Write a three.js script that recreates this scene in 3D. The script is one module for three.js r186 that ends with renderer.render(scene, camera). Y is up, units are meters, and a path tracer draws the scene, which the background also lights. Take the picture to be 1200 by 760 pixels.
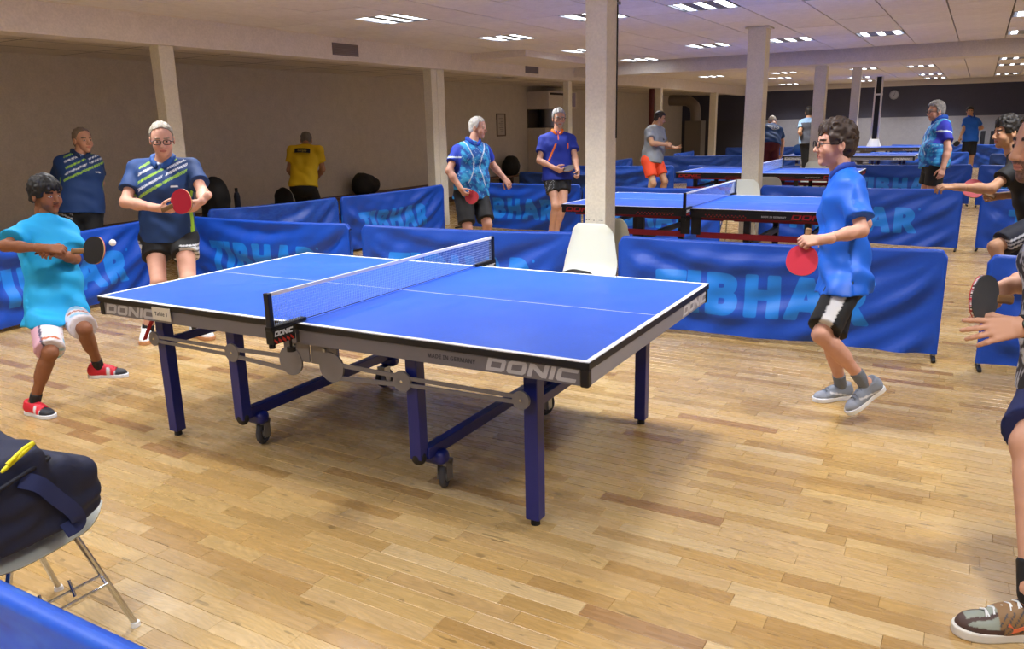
import * as THREE from 'three';
import { mergeGeometries } from 'three/addons/utils/BufferGeometryUtils.js';
import { RoundedBoxGeometry } from 'three/addons/geometries/RoundedBoxGeometry.js';
import { FontLoader } from 'three/addons/loaders/FontLoader.js';
import { TextGeometry } from 'three/addons/geometries/TextGeometry.js';
import { RectAreaLightUniformsLib } from 'three/addons/lights/RectAreaLightUniformsLib.js';

// ---------------------------------------------------------------- camera, light level
RectAreaLightUniformsLib.init();
const scene = new THREE.Scene();
scene.background = new THREE.Color(0x05060a);
const camera = new THREE.PerspectiveCamera(44.97, 1200 / 760, 0.05, 100);
camera.position.set(2.4738, 1.5594, 3.1123);
camera.rotation.set(-0.2479, 0.53105, -0.02136, 'YXZ');
camera.updateMatrixWorld(); camera.updateProjectionMatrix();
const renderer = new THREE.WebGLRenderer({ antialias: true });
renderer.toneMapping = THREE.LinearToneMapping;
renderer.toneMappingExposure = 2.95;
renderer.shadowMap.enabled = true;
const LAMP_INTENSITY = 4.6;                 // every ceiling lamp is alike
const LAMP_COLOR = new THREE.Color(0.985, 0.98, 0.985);

// ---------------------------------------------------------------- helpers
function rng(seed) { let a = seed >>> 0; return () => { a = (a + 0x6D2B79F5) | 0; let t = Math.imul(a ^ (a >>> 15), 1 | a); t = (t + Math.imul(t ^ (t >>> 7), 61 | t)) ^ t; return ((t ^ (t >>> 14)) >>> 0) / 4294967296; }; }
const used = {};
function numbered(name) { const n = used[name] = (used[name] ?? -1) + 1; return n ? `${name}_${String(n).padStart(3, '0')}` : name; }
function tag(o, label, category, group) { o.userData.label = label; if (category) o.userData.category = category; if (group) o.userData.group = group; return o; }
function thing(name, label, category, [x, y, z] = [0, 0, 0], turn = 0, group) {
  const o = new THREE.Group(); o.name = numbered(name); scene.add(o);
  o.position.set(x, y, z); o.rotation.y = turn; return tag(o, label, category, group);
}
function part(name, geometry, material, parent) {
  const g = Array.isArray(geometry) ? mergeGeometries(geometry.map(flat)) : geometry;
  const m = new THREE.Mesh(g, material); m.name = name; m.castShadow = m.receiveShadow = true; parent.add(m); return m;
}
function flat(g) { const r = g.index ? g.toNonIndexed() : g; for (const k of Object.keys(r.attributes)) if (!['position', 'normal', 'uv'].includes(k)) r.deleteAttribute(k); if (!r.attributes.uv) r.setAttribute('uv', new THREE.BufferAttribute(new Float32Array(r.attributes.position.count * 2), 2)); return r; }
function struct(name, geometry, material, label) { (Array.isArray(geometry) ? geometry : [geometry]).forEach(metric); const m = part(numbered(name), geometry, material, scene); m.userData.kind = 'structure'; if (label) m.userData.label = label; return m; }
function dup(root, [x, y, z], turn, label) { const r = root.clone(); r.name = numbered(root.name.replace(/_\d{3}$/, '')); scene.add(r); r.position.set(x, y, z); r.rotation.y = turn; r.userData = { ...root.userData }; if (label) r.userData.label = label; return r; }
const box = (w, h, d, x = 0, y = 0, z = 0) => new THREE.BoxGeometry(w, h, d).translate(x, y, z);
const rbox = (w, h, d, x = 0, y = 0, z = 0, r = 0.004, s = 2) => new RoundedBoxGeometry(w, h, d, s, Math.min(r, w / 2.01, h / 2.01, d / 2.01)).translate(x, y, z);
function metric(g) { const p = g.attributes.position, n = g.attributes.normal, u = g.attributes.uv; for (let i = 0; i < p.count; i++) { const ax = Math.abs(n.getX(i)), ay = Math.abs(n.getY(i)); if (ax > 0.6) u.setXY(i, p.getZ(i), p.getY(i)); else if (ay > 0.6) u.setXY(i, p.getX(i), p.getZ(i)); else u.setXY(i, p.getX(i), p.getY(i)); } return g; }
const boxBetween = (x0, x1, y0, y1, z0, z1) => box(x1 - x0, y1 - y0, z1 - z0, (x0 + x1) / 2, (y0 + y1) / 2, (z0 + z1) / 2);
const cyl = (r0, r1, h, x = 0, y = 0, z = 0, s = 20) => new THREE.CylinderGeometry(r0, r1, h, s).translate(x, y, z);
function rod(a, b, r, s = 10, r2 = r) {
  const A = new THREE.Vector3(...a), B = new THREE.Vector3(...b), d = B.clone().sub(A);
  const g = new THREE.CylinderGeometry(r2, r, d.length(), s);
  return g.applyQuaternion(new THREE.Quaternion().setFromUnitVectors(new THREE.Vector3(0, 1, 0), d.clone().normalize())).translate(...A.add(B).multiplyScalar(0.5).toArray());
}
function bar(a, b, w, h) {            // square bar along a-b
  const A = new THREE.Vector3(...a), B = new THREE.Vector3(...b), d = B.clone().sub(A), L = d.length();
  const m = new THREE.Matrix4().lookAt(B, A, new THREE.Vector3(0, 1, 0)); m.setPosition(A.clone().add(B).multiplyScalar(0.5));
  return new RoundedBoxGeometry(w, h, L, 1, Math.min(w, h) * 0.12).applyMatrix4(m);
}
function tube(pts, r, seg = 40, rs = 8, closed = false) { return new THREE.TubeGeometry(new THREE.CatmullRomCurve3(pts.map(p => new THREE.Vector3(...p)), closed, 'catmullrom', 0.25), seg, r, rs, closed); }
function std(color, roughness = 0.6, extra = {}) { return new THREE.MeshStandardMaterial({ color, roughness, ...extra }); }
function phys(color, roughness = 0.6, extra = {}) { return new THREE.MeshPhysicalMaterial({ color, roughness, ...extra }); }
// value noise
function hash2(i, j, s) { let h = Math.imul(i, 374761393) ^ Math.imul(j, 668265263) ^ Math.imul(s, 974634777); h = Math.imul(h ^ (h >>> 13), 1274126177); return ((h ^ (h >>> 16)) >>> 0) / 4294967296; }
function vnoise(x, y, s, px = 1 << 20, py = 1 << 20) {
  const i = Math.floor(x), j = Math.floor(y), fx = x - i, fy = y - j, ux = fx * fx * (3 - 2 * fx), uy = fy * fy * (3 - 2 * fy);
  const w = (a, n) => ((a % n) + n) % n, a = hash2(w(i, px), w(j, py), s), b = hash2(w(i + 1, px), w(j, py), s), c = hash2(w(i, px), w(j + 1, py), s), d = hash2(w(i + 1, px), w(j + 1, py), s);
  return a + (b - a) * ux + (c - a) * uy + (a - b - c + d) * ux * uy;
}
function dataTex(w, h, fn, srgb = true) {
  const a = new Uint8Array(w * h * 4);
  for (let y = 0; y < h; y++) for (let x = 0; x < w; x++) { const c = fn(x / w, y / h); const o = (y * w + x) * 4; a[o] = c[0] * 255; a[o + 1] = c[1] * 255; a[o + 2] = c[2] * 255; a[o + 3] = 255; }
  const t = new THREE.DataTexture(a, w, h); t.wrapS = t.wrapT = THREE.RepeatWrapping; t.magFilter = THREE.LinearFilter; t.minFilter = THREE.LinearMipmapLinearFilter; t.generateMipmaps = true;
  if (srgb) t.colorSpace = THREE.SRGBColorSpace; t.needsUpdate = true; return t;
}
function canvasTex(w, h, draw) { const c = document.createElement('canvas'); c.width = w; c.height = h; draw(c.getContext('2d'), w, h); const t = new THREE.CanvasTexture(c); t.colorSpace = THREE.SRGBColorSpace; return t; }
const linCache = {};
const LIN = h => linCache[h] ??= (c => [c.r, c.g, c.b])(new THREE.Color(h));
const boldFont = await new FontLoader().loadAsync('fonts/droid/droid_sans_bold.typeface.json');
function text(str, size, depth = 0.001) { const g = new TextGeometry(str, { font: boldFont, size, depth, curveSegments: 3, bevelEnabled: false }); g.computeBoundingBox(); return g; }
// ---------------------------------------------------------------- materials of the room
const speck = dataTex(256, 256, (u, v) => { const n = 0.94 + 0.06 * vnoise(u * 128, v * 128, 3, 128, 128) - 0.03 * vnoise(u * 16, v * 16, 5, 16, 16); return [n, n, n]; });
const plaster = c => { const t = speck.clone(); t.repeat.set(0.7, 0.7); return std(c, 0.9, { map: t }); };
const M = {
  wall: plaster('#dcd3c4'), beam: plaster('#efe6de'), lowCeiling: plaster('#e6dccf'), column: plaster('#ebe6d6'), tile: plaster('#f4eeec'), slab: std('#6f6660', 0.95),
  darkWall: plaster('#4b4b5c'), greyWall: plaster('#a2a2ac'), skirting: std('#5d4a38', 0.6), black: std('#0c0c0f', 0.55), chrome: std('#c9ccd2', 0.16, { metalness: 1 }), steel: std('#9a9da3', 0.35, { metalness: 0.9 }),
  grey: std('#77757b', 0.45, { metalness: 0.25 }), vent: std('#83787a', 0.7), white: std('#e9e9e6', 0.5), rubber: std('#3c3c42', 0.7),
};
const XL = -7.3, XR = 5.13, ZF = -26.5, ZB = 5.6, CY = 2.72, LOWY = 2.5;
// ---------------------------------------------------------------- lamps in the ceiling, over the whole hall
const GX = k => 0.17 + 0.62 * k, GZ = j => -3.85 - 0.62 * j;         // lines of the ceiling grid
const lampCells = [];
for (const j of [-14, -9, -6, -4, 0, 4, 8, 12]) lampCells.push([-6, j]);          // k, j of the cell
lampCells.push([-2, -8]);
for (const j of [-12, -5, 2, 9]) lampCells.push([-3, j], [-1, j], [1, j]);
for (const j of [-13, -9, -5, -1, 3, 7, 11]) lampCells.push([4, j]);
for (const k of [-7, -4, -1, 1]) lampCells.push([k, 23]);
lampCells.push([4, 21], [4, 25], [-5, 27], [-2, 30], [1, 30], [-6, 34], [-2, 34], [1, 34], [4, 33], [4, 16], [-6, 17], [-3, 17], [0, 17]);
const isLamp = new Set(lampCells.map(c => c.join()));
const lampGlow = new THREE.MeshStandardMaterial({ color: 0xffffff, emissive: new THREE.Color(0.93, 0.97, 1.0), emissiveIntensity: 2.2 });
const louvre = std('#8d8f98', 0.28, { metalness: 0.85 });
{
  const tray = mergeGeometries([boxBetween(-0.3, 0.3, 0.055, 0.06, -0.3, 0.3), boxBetween(-0.3, -0.288, 0, 0.06, -0.3, 0.3), boxBetween(0.288, 0.3, 0, 0.06, -0.3, 0.3), boxBetween(-0.288, 0.288, 0, 0.06, -0.3, -0.288), boxBetween(-0.288, 0.288, 0, 0.06, 0.288, 0.3)]);
  const fin = boxBetween(-0.06, 0.06, 0.008, 0.012, -0.286, 0.286), strip = boxBetween(-0.036, 0.036, 0.006, 0.02, -0.284, 0.284);
  lampCells.forEach(([k, j]) => {
    const x = GX(k) + 0.31, z = GZ(j) - 0.31;
    const far = z < -12.7, ord = ['first', 'second', 'third', 'fourth', 'fifth', 'sixth', 'seventh', 'eighth', 'ninth'], sameRow = lampCells.filter(c => c[0] === k && (GZ(c[1]) - 0.31 < -12.7) === far).map(c => c[1]).sort((p, q) => far ? p - q : q - p), rows = [...new Set(lampCells.map(c => c[0]))].sort((p, q) => p - q);
    const L = thing('ceiling_light', `three-strip ceiling light ${ord[sameRow.indexOf(j)]} ${far ? 'beyond' : 'before'} the crosswise beam, in ${ord[rows.indexOf(k)] ?? 'last'} row from long beam`, 'ceiling light', [x, CY, z], 0, far ? 'ceiling lights beyond the beam' : 'ceiling lights before the beam');
    part('tray', tray, louvre, L);
    for (const s of [-0.105, 0.105]) { const f = part('louvre', fin, louvre, L); f.position.x = s; }
    for (const s of [-0.21, 0, 0.21]) { const f = part('light_strip', strip, lampGlow, L); f.position.x = s; }
    const a = new THREE.SpotLight(LAMP_COLOR, LAMP_INTENSITY, 0, 1.16, 1, 2); a.position.y = -0.16; a.target.position.y = -1; a.castShadow = true; a.shadow.radius = 7.5; L.add(a, a.target);
  });
}
// ---------------------------------------------------------------- ceiling
{
  const ceiling = new THREE.Group(); ceiling.name = 'ceiling'; ceiling.userData = { kind: 'structure', label: 'suspended ceiling of pale square panels' }; scene.add(ceiling);
  part('slab', boxBetween(GX(-8) - 0.05, XR + 0.2, CY + 0.065, CY + 0.2, ZF, ZB + 0.1), M.slab, ceiling);
  const tile = new THREE.BoxGeometry(0.605, 0.05, 0.612), rest = [];
  const R = rng(41), tones = ['#f4eeec', '#f1eae8', '#f6f0ee', '#f0ebea'].map(plaster);
  for (let k = -8; k < 8; k++) for (let j = -16; j < 37; j++) {
    const x = GX(k) + 0.31, z = GZ(j) - 0.31; if (z < ZF + 0.2 || z > ZB) continue; if (isLamp.has(`${k},${j}`)) continue;
    if (z < -12.05 && z > -12.75) continue;
    const dy = CY + 0.025 + R() * 0.003, m = tones[Math.floor(R() * 4)];
    if (z < -2.9 && z > -12.3) { const t = part('ceiling_panel', tile, m, ceiling); t.position.set(x, dy, z); } else rest.push(tile.clone().translate(x, dy, z));
  }
  part('far_panels', rest, M.tile, ceiling).userData.kind = 'stuff';
  // edge strips of the grid
  struct('trim_1', [boxBetween(GX(-8) - 0.07, GX(-8), CY + 0.0, CY + 0.05, ZF, ZB)], M.beam);
}
// beams, low ceiling at the left, walls
struct('trim_2', [boxBetween(-5.16, -4.86, 2.44, CY + 0.2, ZF, ZB)], M.beam, 'long pale ceiling beam over the left row of columns');
struct('trim_3', [boxBetween(-4.86, XR, 2.5, CY + 0.2, -12.75, -12.1)], M.beam, 'pale beam crossing the hall');
struct('trim_4', [boxBetween(-4.86, -3.85, 2.62, CY + 0.1, -11.2, -8.25)], M.beam, 'boxed duct under the ceiling beside the long beam');
{
  // low ceiling with one missing panel (a dark hole)
  const hx0 = -6.05, hx1 = -5.4, hz0 = -11.2, hz1 = -10.45;
  struct('ceiling_low', [boxBetween(XL, hx0, LOWY, LOWY + 0.1, ZF, ZB), boxBetween(hx1, -5.14, LOWY, LOWY + 0.1, ZF, ZB), boxBetween(hx0, hx1, LOWY, LOWY + 0.1, ZF, hz0), boxBetween(hx0, hx1, LOWY, LOWY + 0.1, hz1, ZB)], M.lowCeiling, 'lower ceiling along the left wall with one panel missing');
  struct('ceiling_void', [boxBetween(XL, -5.14, CY + 0.1, CY + 0.2, ZF, ZB)], M.black);
  const lines = []; for (let i = 0; i < 26; i++) lines.push(boxBetween(XL, -5.16, LOWY - 0.0015, LOWY, ZB - 1.2 * i - 0.004, ZB - 1.2 * i + 0.004)); for (const x of [-6.6, -5.95]) lines.push(boxBetween(x - 0.004, x + 0.004, LOWY - 0.0015, LOWY, ZF, -11.3), boxBetween(x - 0.004, x + 0.004, LOWY - 0.0015, LOWY, -10.4, ZB));
  struct('trim_5', lines, M.slab);
}
struct('wall_left', [boxBetween(XL - 0.2, XL, -0.1, CY + 0.2, ZF, ZB)], M.wall, 'beige plaster wall behind the benches');
struct('wall_right', [boxBetween(XR, XR + 0.2, -0.1, CY + 0.2, ZF, ZB)], plaster('#ece6dc'));
struct('wall_back', [boxBetween(XL - 0.2, XR + 0.2, -0.1, CY + 0.2, ZB, ZB + 0.2)], plaster('#ece6dc'));
{
  const far = new THREE.Group(); far.name = 'wall_front'; far.userData = { kind: 'structure', label: 'far end wall, charcoal above and grey below' }; scene.add(far);
  part('upper_panel', metric(boxBetween(XL - 0.2, XR + 0.2, 1.58, 2.56, ZF - 0.2, ZF)), M.darkWall, far);
  part('lower_panel', metric(boxBetween(-4.5, XR + 0.2, -0.1, 1.58, ZF - 0.2, ZF)), M.greyWall, far);
  part('lower_side_panel', boxBetween(XL - 0.2, -4.5, -0.1, 1.58, ZF - 0.2, ZF), std('#45444c', 0.9), far);
  part('header', boxBetween(XL - 0.2, XR + 0.2, 2.56, CY + 0.2, ZF - 0.2, ZF + 0.06), M.beam, far);
}
struct('baseboard_left', [boxBetween(XL, XL + 0.02, 0, 0.1, ZF, ZB)], M.skirting);
// columns
function column(x0, x1, z0, z1, top, label, split) {
  const g = new THREE.Group(); g.name = numbered('column'); g.userData = { kind: 'structure', label }; scene.add(g); const cx = (x0 + x1) / 2; g.position.set(cx, 0, (z0 + z1) / 2);
  const c = (a, b) => rbox(x1 - x0, top, b - a, 0, top / 2, (a + b) / 2 - (z0 + z1) / 2, 0.006);
  if (split) { part('shaft', metric(c(z0, z0 + split)), M.column, g); part('shaft', metric(c(z0 + split + 0.006, z1)), M.column, g); } else part('shaft', metric(c(z0, z1)), M.column, g);
  return g;
}
column(-5.06, -4.915, -2.6, -2.42, 2.44, 'pale column behind the man holding a red bat');
column(-5.12, -4.97, -7.6, -7.25, 2.44, 'pale column beside the man in cyan patterned shirt', 0.2);
column(-5.12, -5.0, -12.3, -12.12, 2.44, 'pale column behind the man in orange collar');
{ const c = column(-5.05, -4.9, -17.6, -17.42, 2.44, 'pale column with a dark red pipe beside it'); part('pipe', rod([-0.16, 0, 0.12], [-0.16, 2.44, 0.12], 0.07, 16), std('#5a1c17', 0.5), c); }
column(-5.0, -4.8, -22.4, -22.2, 2.44, 'pale column before the grey cabinet');
{ const c = column(-0.175, 0.0, -2.78, -2.58, CY, 'pale column standing behind the white shell chair'); part('cable_strip', boxBetween(0.088, 0.094, 1.45, CY, -0.1, -0.086), M.black, c); part('hook', rod([0.09, 2.44, -0.09], [0.115, 2.44, -0.09], 0.012, 12), M.steel, c); const sc = part('scuff', mergeGeometries([0, 1, 2, 3, 4, 5, 6].map(i => boxBetween(-0.08 + 0.022 * i, -0.08 + 0.022 * i + 0.006 + 0.016 * hash2(i, 3, 4), 0.82 + 0.006 * hash2(i, 1, 4), 0.825 + 0.008 * hash2(i, 2, 4), 0.0995, 0.1008))), M.black, c); sc.userData.label = 'dark scuff marks'; }
{ const c = column(-0.225, 0.0, -7.85, -7.6, CY, 'pale column standing by the second table net'); part('cap', rbox(0.3, 0.02, 0.3, 0, CY - 0.012, 0), M.column, c); }
column(-0.25, -0.04, -12.8, -12.6, CY, 'pale column under the crosswise beam');
column(-0.27, -0.085, -17.8, -17.6, CY, 'pale column beyond the crosswise beam');
{ const c = column(-0.13, -0.08, -22.65, -22.6, CY, 'slim pale column with a black pipe and white foot'); part('shaft', boxBetween(-0.2, -0.16, 0, CY, -0.02, 0.02), M.column, c); part('pipe', boxBetween(-0.155, -0.03, 0, CY, -0.05, 0.0), M.black, c); part('collar', boxBetween(-0.2, 0.03, 2.2, 2.25, -0.03, 0.03), M.column, c); part('foot', new THREE.CylinderGeometry(0.16, 0.26, 0.22, 4, 1).rotateY(Math.PI / 4).translate(-0.09, 0.86, 0), M.white, c); }
// vents in the long beam
for (const [z, l] of [[-5.2, 'larger grey ventilation grille in the long ceiling beam'], [-10.3, 'small grey ventilation grille in the beam near the duct box']]) {
  const v = thing('vent_grille', l, 'vent', [-4.855, 2.575, z]); part('frame', rbox(0.012, 0.15, 0.5, 0, 0, 0, 0.003), M.vent, v);
  for (let i = 0; i < 6; i++) { const s = part('slat', box(0.016, 0.012, 0.46), M.vent, v); s.position.set(0.004, -0.055 + i * 0.022, 0); s.rotation.z = 0.5; }
}
// ---------------------------------------------------------------- floor of oak strips
{
  const woodMap = dataTex(1024, 512, (u, v) => {
    let g = 0.5 * vnoise(u * 6, v * 90, 1, 6, 90) + 0.3 * vnoise(u * 16, v * 220, 2, 16, 220) + 0.2 * vnoise(u * 60, v * 256, 7, 60, 256);
    const w = vnoise(u * 4, v * 8, 3, 4, 8), ring = 0.5 + 0.5 * Math.sin((v * 40 + w * 6 + vnoise(u * 3, v * 4, 9, 3, 4) * 5) * 6.283);
    g = 0.70 * g + 0.3 * ring; const knot = vnoise(u * 12, v * 24, 11, 12, 24) > 0.93 ? 0.82 : 1;
    const s = (0.84 + 0.2 * g) * knot; return [Math.min(1, s * 1.0), Math.min(1, s * 0.985), Math.min(1, s * 0.955)];
  });
  const woodRough = dataTex(256, 256, (u, v) => { const n = 0.75 + 0.25 * vnoise(u * 24, v * 48, 21, 24, 48); return [n, n, n]; }, false);
  const floor = new THREE.Group(); floor.name = 'floor'; floor.userData = { kind: 'structure', label: 'varnished oak strip floor with boards of mixed tone' }; scene.add(floor);
  part('subfloor', boxBetween(XL - 0.2, XR + 0.2, -0.2, -0.0035, ZF - 0.2, ZB + 0.2), std('#4a3a26', 0.9), floor);
  const hex = ['#c1a26c', '#bb9a62', '#c7ab78', '#ad8c58', '#c3a778', '#b99b6b', '#9f7b50', '#cbb285', '#bfa26d', '#b2935e'];
  const mats = hex.map(h => phys(h, 0.31, { map: woodMap, roughnessMap: woodRough, specularIntensity: 0.8 }));
  const lin = hex.map(LIN), weight = [5, 5, 4, 3, 5, 5, 1, 2, 5, 3], pick = []; weight.forEach((w, i) => { for (let n = 0; n < w; n++) pick.push(i); });
  const R = rng(7), W = 0.072, boards = [], lens = [0.31, 0.36, 0.41, 0.46, 0.52, 0.6];
  const pv = new THREE.Vector3();
  for (let row = 0; row < 446; row++) {
    const z0 = ZB - row * W; let x = XL - R() * 0.5; const dark = R() < 0.08 ? 1 : 0; if (z0 - W < ZF) break;
    while (x < XR) {
      const len = lens[Math.floor(R() * 6)], x1 = Math.min(x + len, XR); const b = { x0: Math.max(x, XL), x1, z0: z0 - W, z1: z0, tone: pick[Math.floor(R() * pick.length)], u: R(), v: R(), lift: -R() * 0.0003 }; x += len; if (b.x1 - b.x0 < 0.05) continue;
      pv.set((b.x0 + b.x1) / 2, 0, z0 - W / 2); const d = pv.distanceTo(camera.position); pv.project(camera);
      b.size = Math.abs(pv.x) < 1.02 && Math.abs(pv.y) < 1.03 && pv.z < 1 ? (b.x1 - b.x0) / (d * d * d) : 0; boards.push(b);
    }
  }
  function boardGeo(b) {
    const g = 0.0004, c = 0.0012, h = b.lift, X0 = b.x0 + g, X1 = b.x1 - g, Z0 = b.z0 + g, Z1 = b.z1 - g, P = [], U = [], N = [];
    const q = (pts, n) => { for (const i of [0, 1, 2, 0, 2, 3]) { const p = pts[i]; P.push(...p); U.push((p[0] - b.x0) / 1.1 + b.u, (p[2] - b.z0) / 0.55 + b.v); N.push(...n); } };
    const a = [X0 + c, h, Z0 + c], d = [X1 - c, h, Z0 + c], e = [X1 - c, h, Z1 - c], f = [X0 + c, h, Z1 - c], y = -0.0035;
    q([f, e, d, a], [0, 1, 0]); q([[X0, y, Z1], [X1, y, Z1], e, f], [0, .7, .7]); q([[X1, y, Z1], [X1, y, Z0], d, e], [.7, .7, 0]); q([[X1, y, Z0], [X0, y, Z0], a, d], [0, .7, -.7]); q([[X0, y, Z0], [X0, y, Z1], f, a], [-.7, .7, 0]);
    return { P, U, N };
  }
  const toGeo = (P, U, N, C) => { const g = new THREE.BufferGeometry(); g.setAttribute('position', new THREE.Float32BufferAttribute(P, 3)); g.setAttribute('normal', new THREE.Float32BufferAttribute(N, 3)); g.setAttribute('uv', new THREE.Float32BufferAttribute(U, 2)); if (C) g.setAttribute('color', new THREE.Float32BufferAttribute(C, 3)); return g; };
  boards.sort((a, b) => b.size - a.size);
  boards.slice(0, 300).forEach(b => { const { P, U, N } = boardGeo(b); part('floor_board', toGeo(P, U, N), mats[b.tone], floor); });
  const P = [], U = [], N = [], C = [];
  for (const b of boards.slice(300)) { const g = boardGeo(b); for (const v of g.P) P.push(v); for (const v of g.U) U.push(v); for (const v of g.N) N.push(v); for (let i = 0; i < 30; i++) C.push(...lin[b.tone]); }
  part('other_boards', toGeo(P, U, N, C), phys('#ffffff', 0.31, { map: woodMap, roughnessMap: woodRough, specularIntensity: 0.8, vertexColors: true }), floor).userData.kind = 'stuff';
}
// ---------------------------------------------------------------- squared lettering of the table maker, as thin cut letters
function blockWord(word, h, depth = 0.0012, shear = 0.22) {
  const w = h * 1.18, t = h * 0.27, c = h * 0.16, gap = h * 0.13, out = []; let x = 0;
  const poly = pts => { const s = new THREE.Shape(); pts.forEach(([a, b], i) => i ? s.lineTo(a, b) : s.moveTo(a, b)); return s; };
  const hole = (s, pts) => { const p = new THREE.Path(); pts.forEach(([a, b], i) => i ? p.lineTo(a, b) : p.moveTo(a, b)); s.holes.push(p); };
  for (const L of word) {
    let s, ww = w;
    if (L === 'D') { s = poly([[0, 0], [w - c, 0], [w, c], [w, h - c], [w - c, h], [0, h]]); hole(s, [[t, t], [t, h - t], [w - t, h - t], [w - t, t]]); }
    if (L === 'O') { s = poly([[c, 0], [w - c, 0], [w, c], [w, h - c], [w - c, h], [c, h], [0, h - c], [0, c]]); hole(s, [[t, t], [t, h - t], [w - t, h - t], [w - t, t]]); }
    if (L === 'N') s = poly([[0, 0], [t, 0], [t, h * 0.62], [w - t * 1.05, 0], [w, 0], [w, h], [w - t, h], [w - t, h * 0.38], [t * 1.05, h], [0, h]]);
    if (L === 'I') { ww = t; s = poly([[0, 0], [t, 0], [t, h], [0, h]]); }
    if (L === 'C') s = poly([[c, 0], [w, 0], [w, t], [t, t], [t, h - t], [w, h - t], [w, h], [c, h], [0, h - c], [0, c]]);
    const g = new THREE.ExtrudeGeometry(s, { depth, bevelEnabled: false }); g.translate(x, 0, 0); out.push(flat(g)); x += ww + gap;
  }
  const g = mergeGeometries(out), p = g.attributes.position; for (let i = 0; i < p.count; i++) p.setX(i, p.getX(i) + shear * p.getY(i));
  g.userData.width = x - gap; return g;
}
function scaledTo(g, width) { return g.scale(width / g.userData.width, 1, 1); }
const bigWord = blockWord('DONIC', 0.05), endWord = blockWord('DONIC', 0.046);
// ---------------------------------------------------------------- the table
const paintNoise = dataTex(512, 512, (u, v) => { const n = 0.965 + 0.035 * vnoise(u * 200, v * 200, 31, 200, 200) - 0.03 * vnoise(u * 9, v * 9, 33, 9, 9); return [n, n, n]; });
const paintRough = dataTex(256, 256, (u, v) => { const n = 0.82 + 0.18 * vnoise(u * 12, v * 12, 35, 12, 12); return [n, n, n]; }, false);
const TM = {
  top: phys('#2862de', 0.42, { map: paintNoise, roughnessMap: paintRough, specularIntensity: 0.6 }), line: std('#e8ecf5', 0.5), edge: std('#101015', 0.45), apron: std('#74727a', 0.5, { metalness: 0.2 }), letter: std('#b6b6bd', 0.5),
  leg: std('#16206f', 0.34), link: std('#7a777b', 0.5, { metalness: 0.2 }), darkApron: std('#14151a', 0.5), red: std('#8e1223', 0.5), redWord: std('#b01a26', 0.5), darkLeg: std('#101116', 0.5), paleWord: std('#b9bcc4', 0.6),
};
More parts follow.
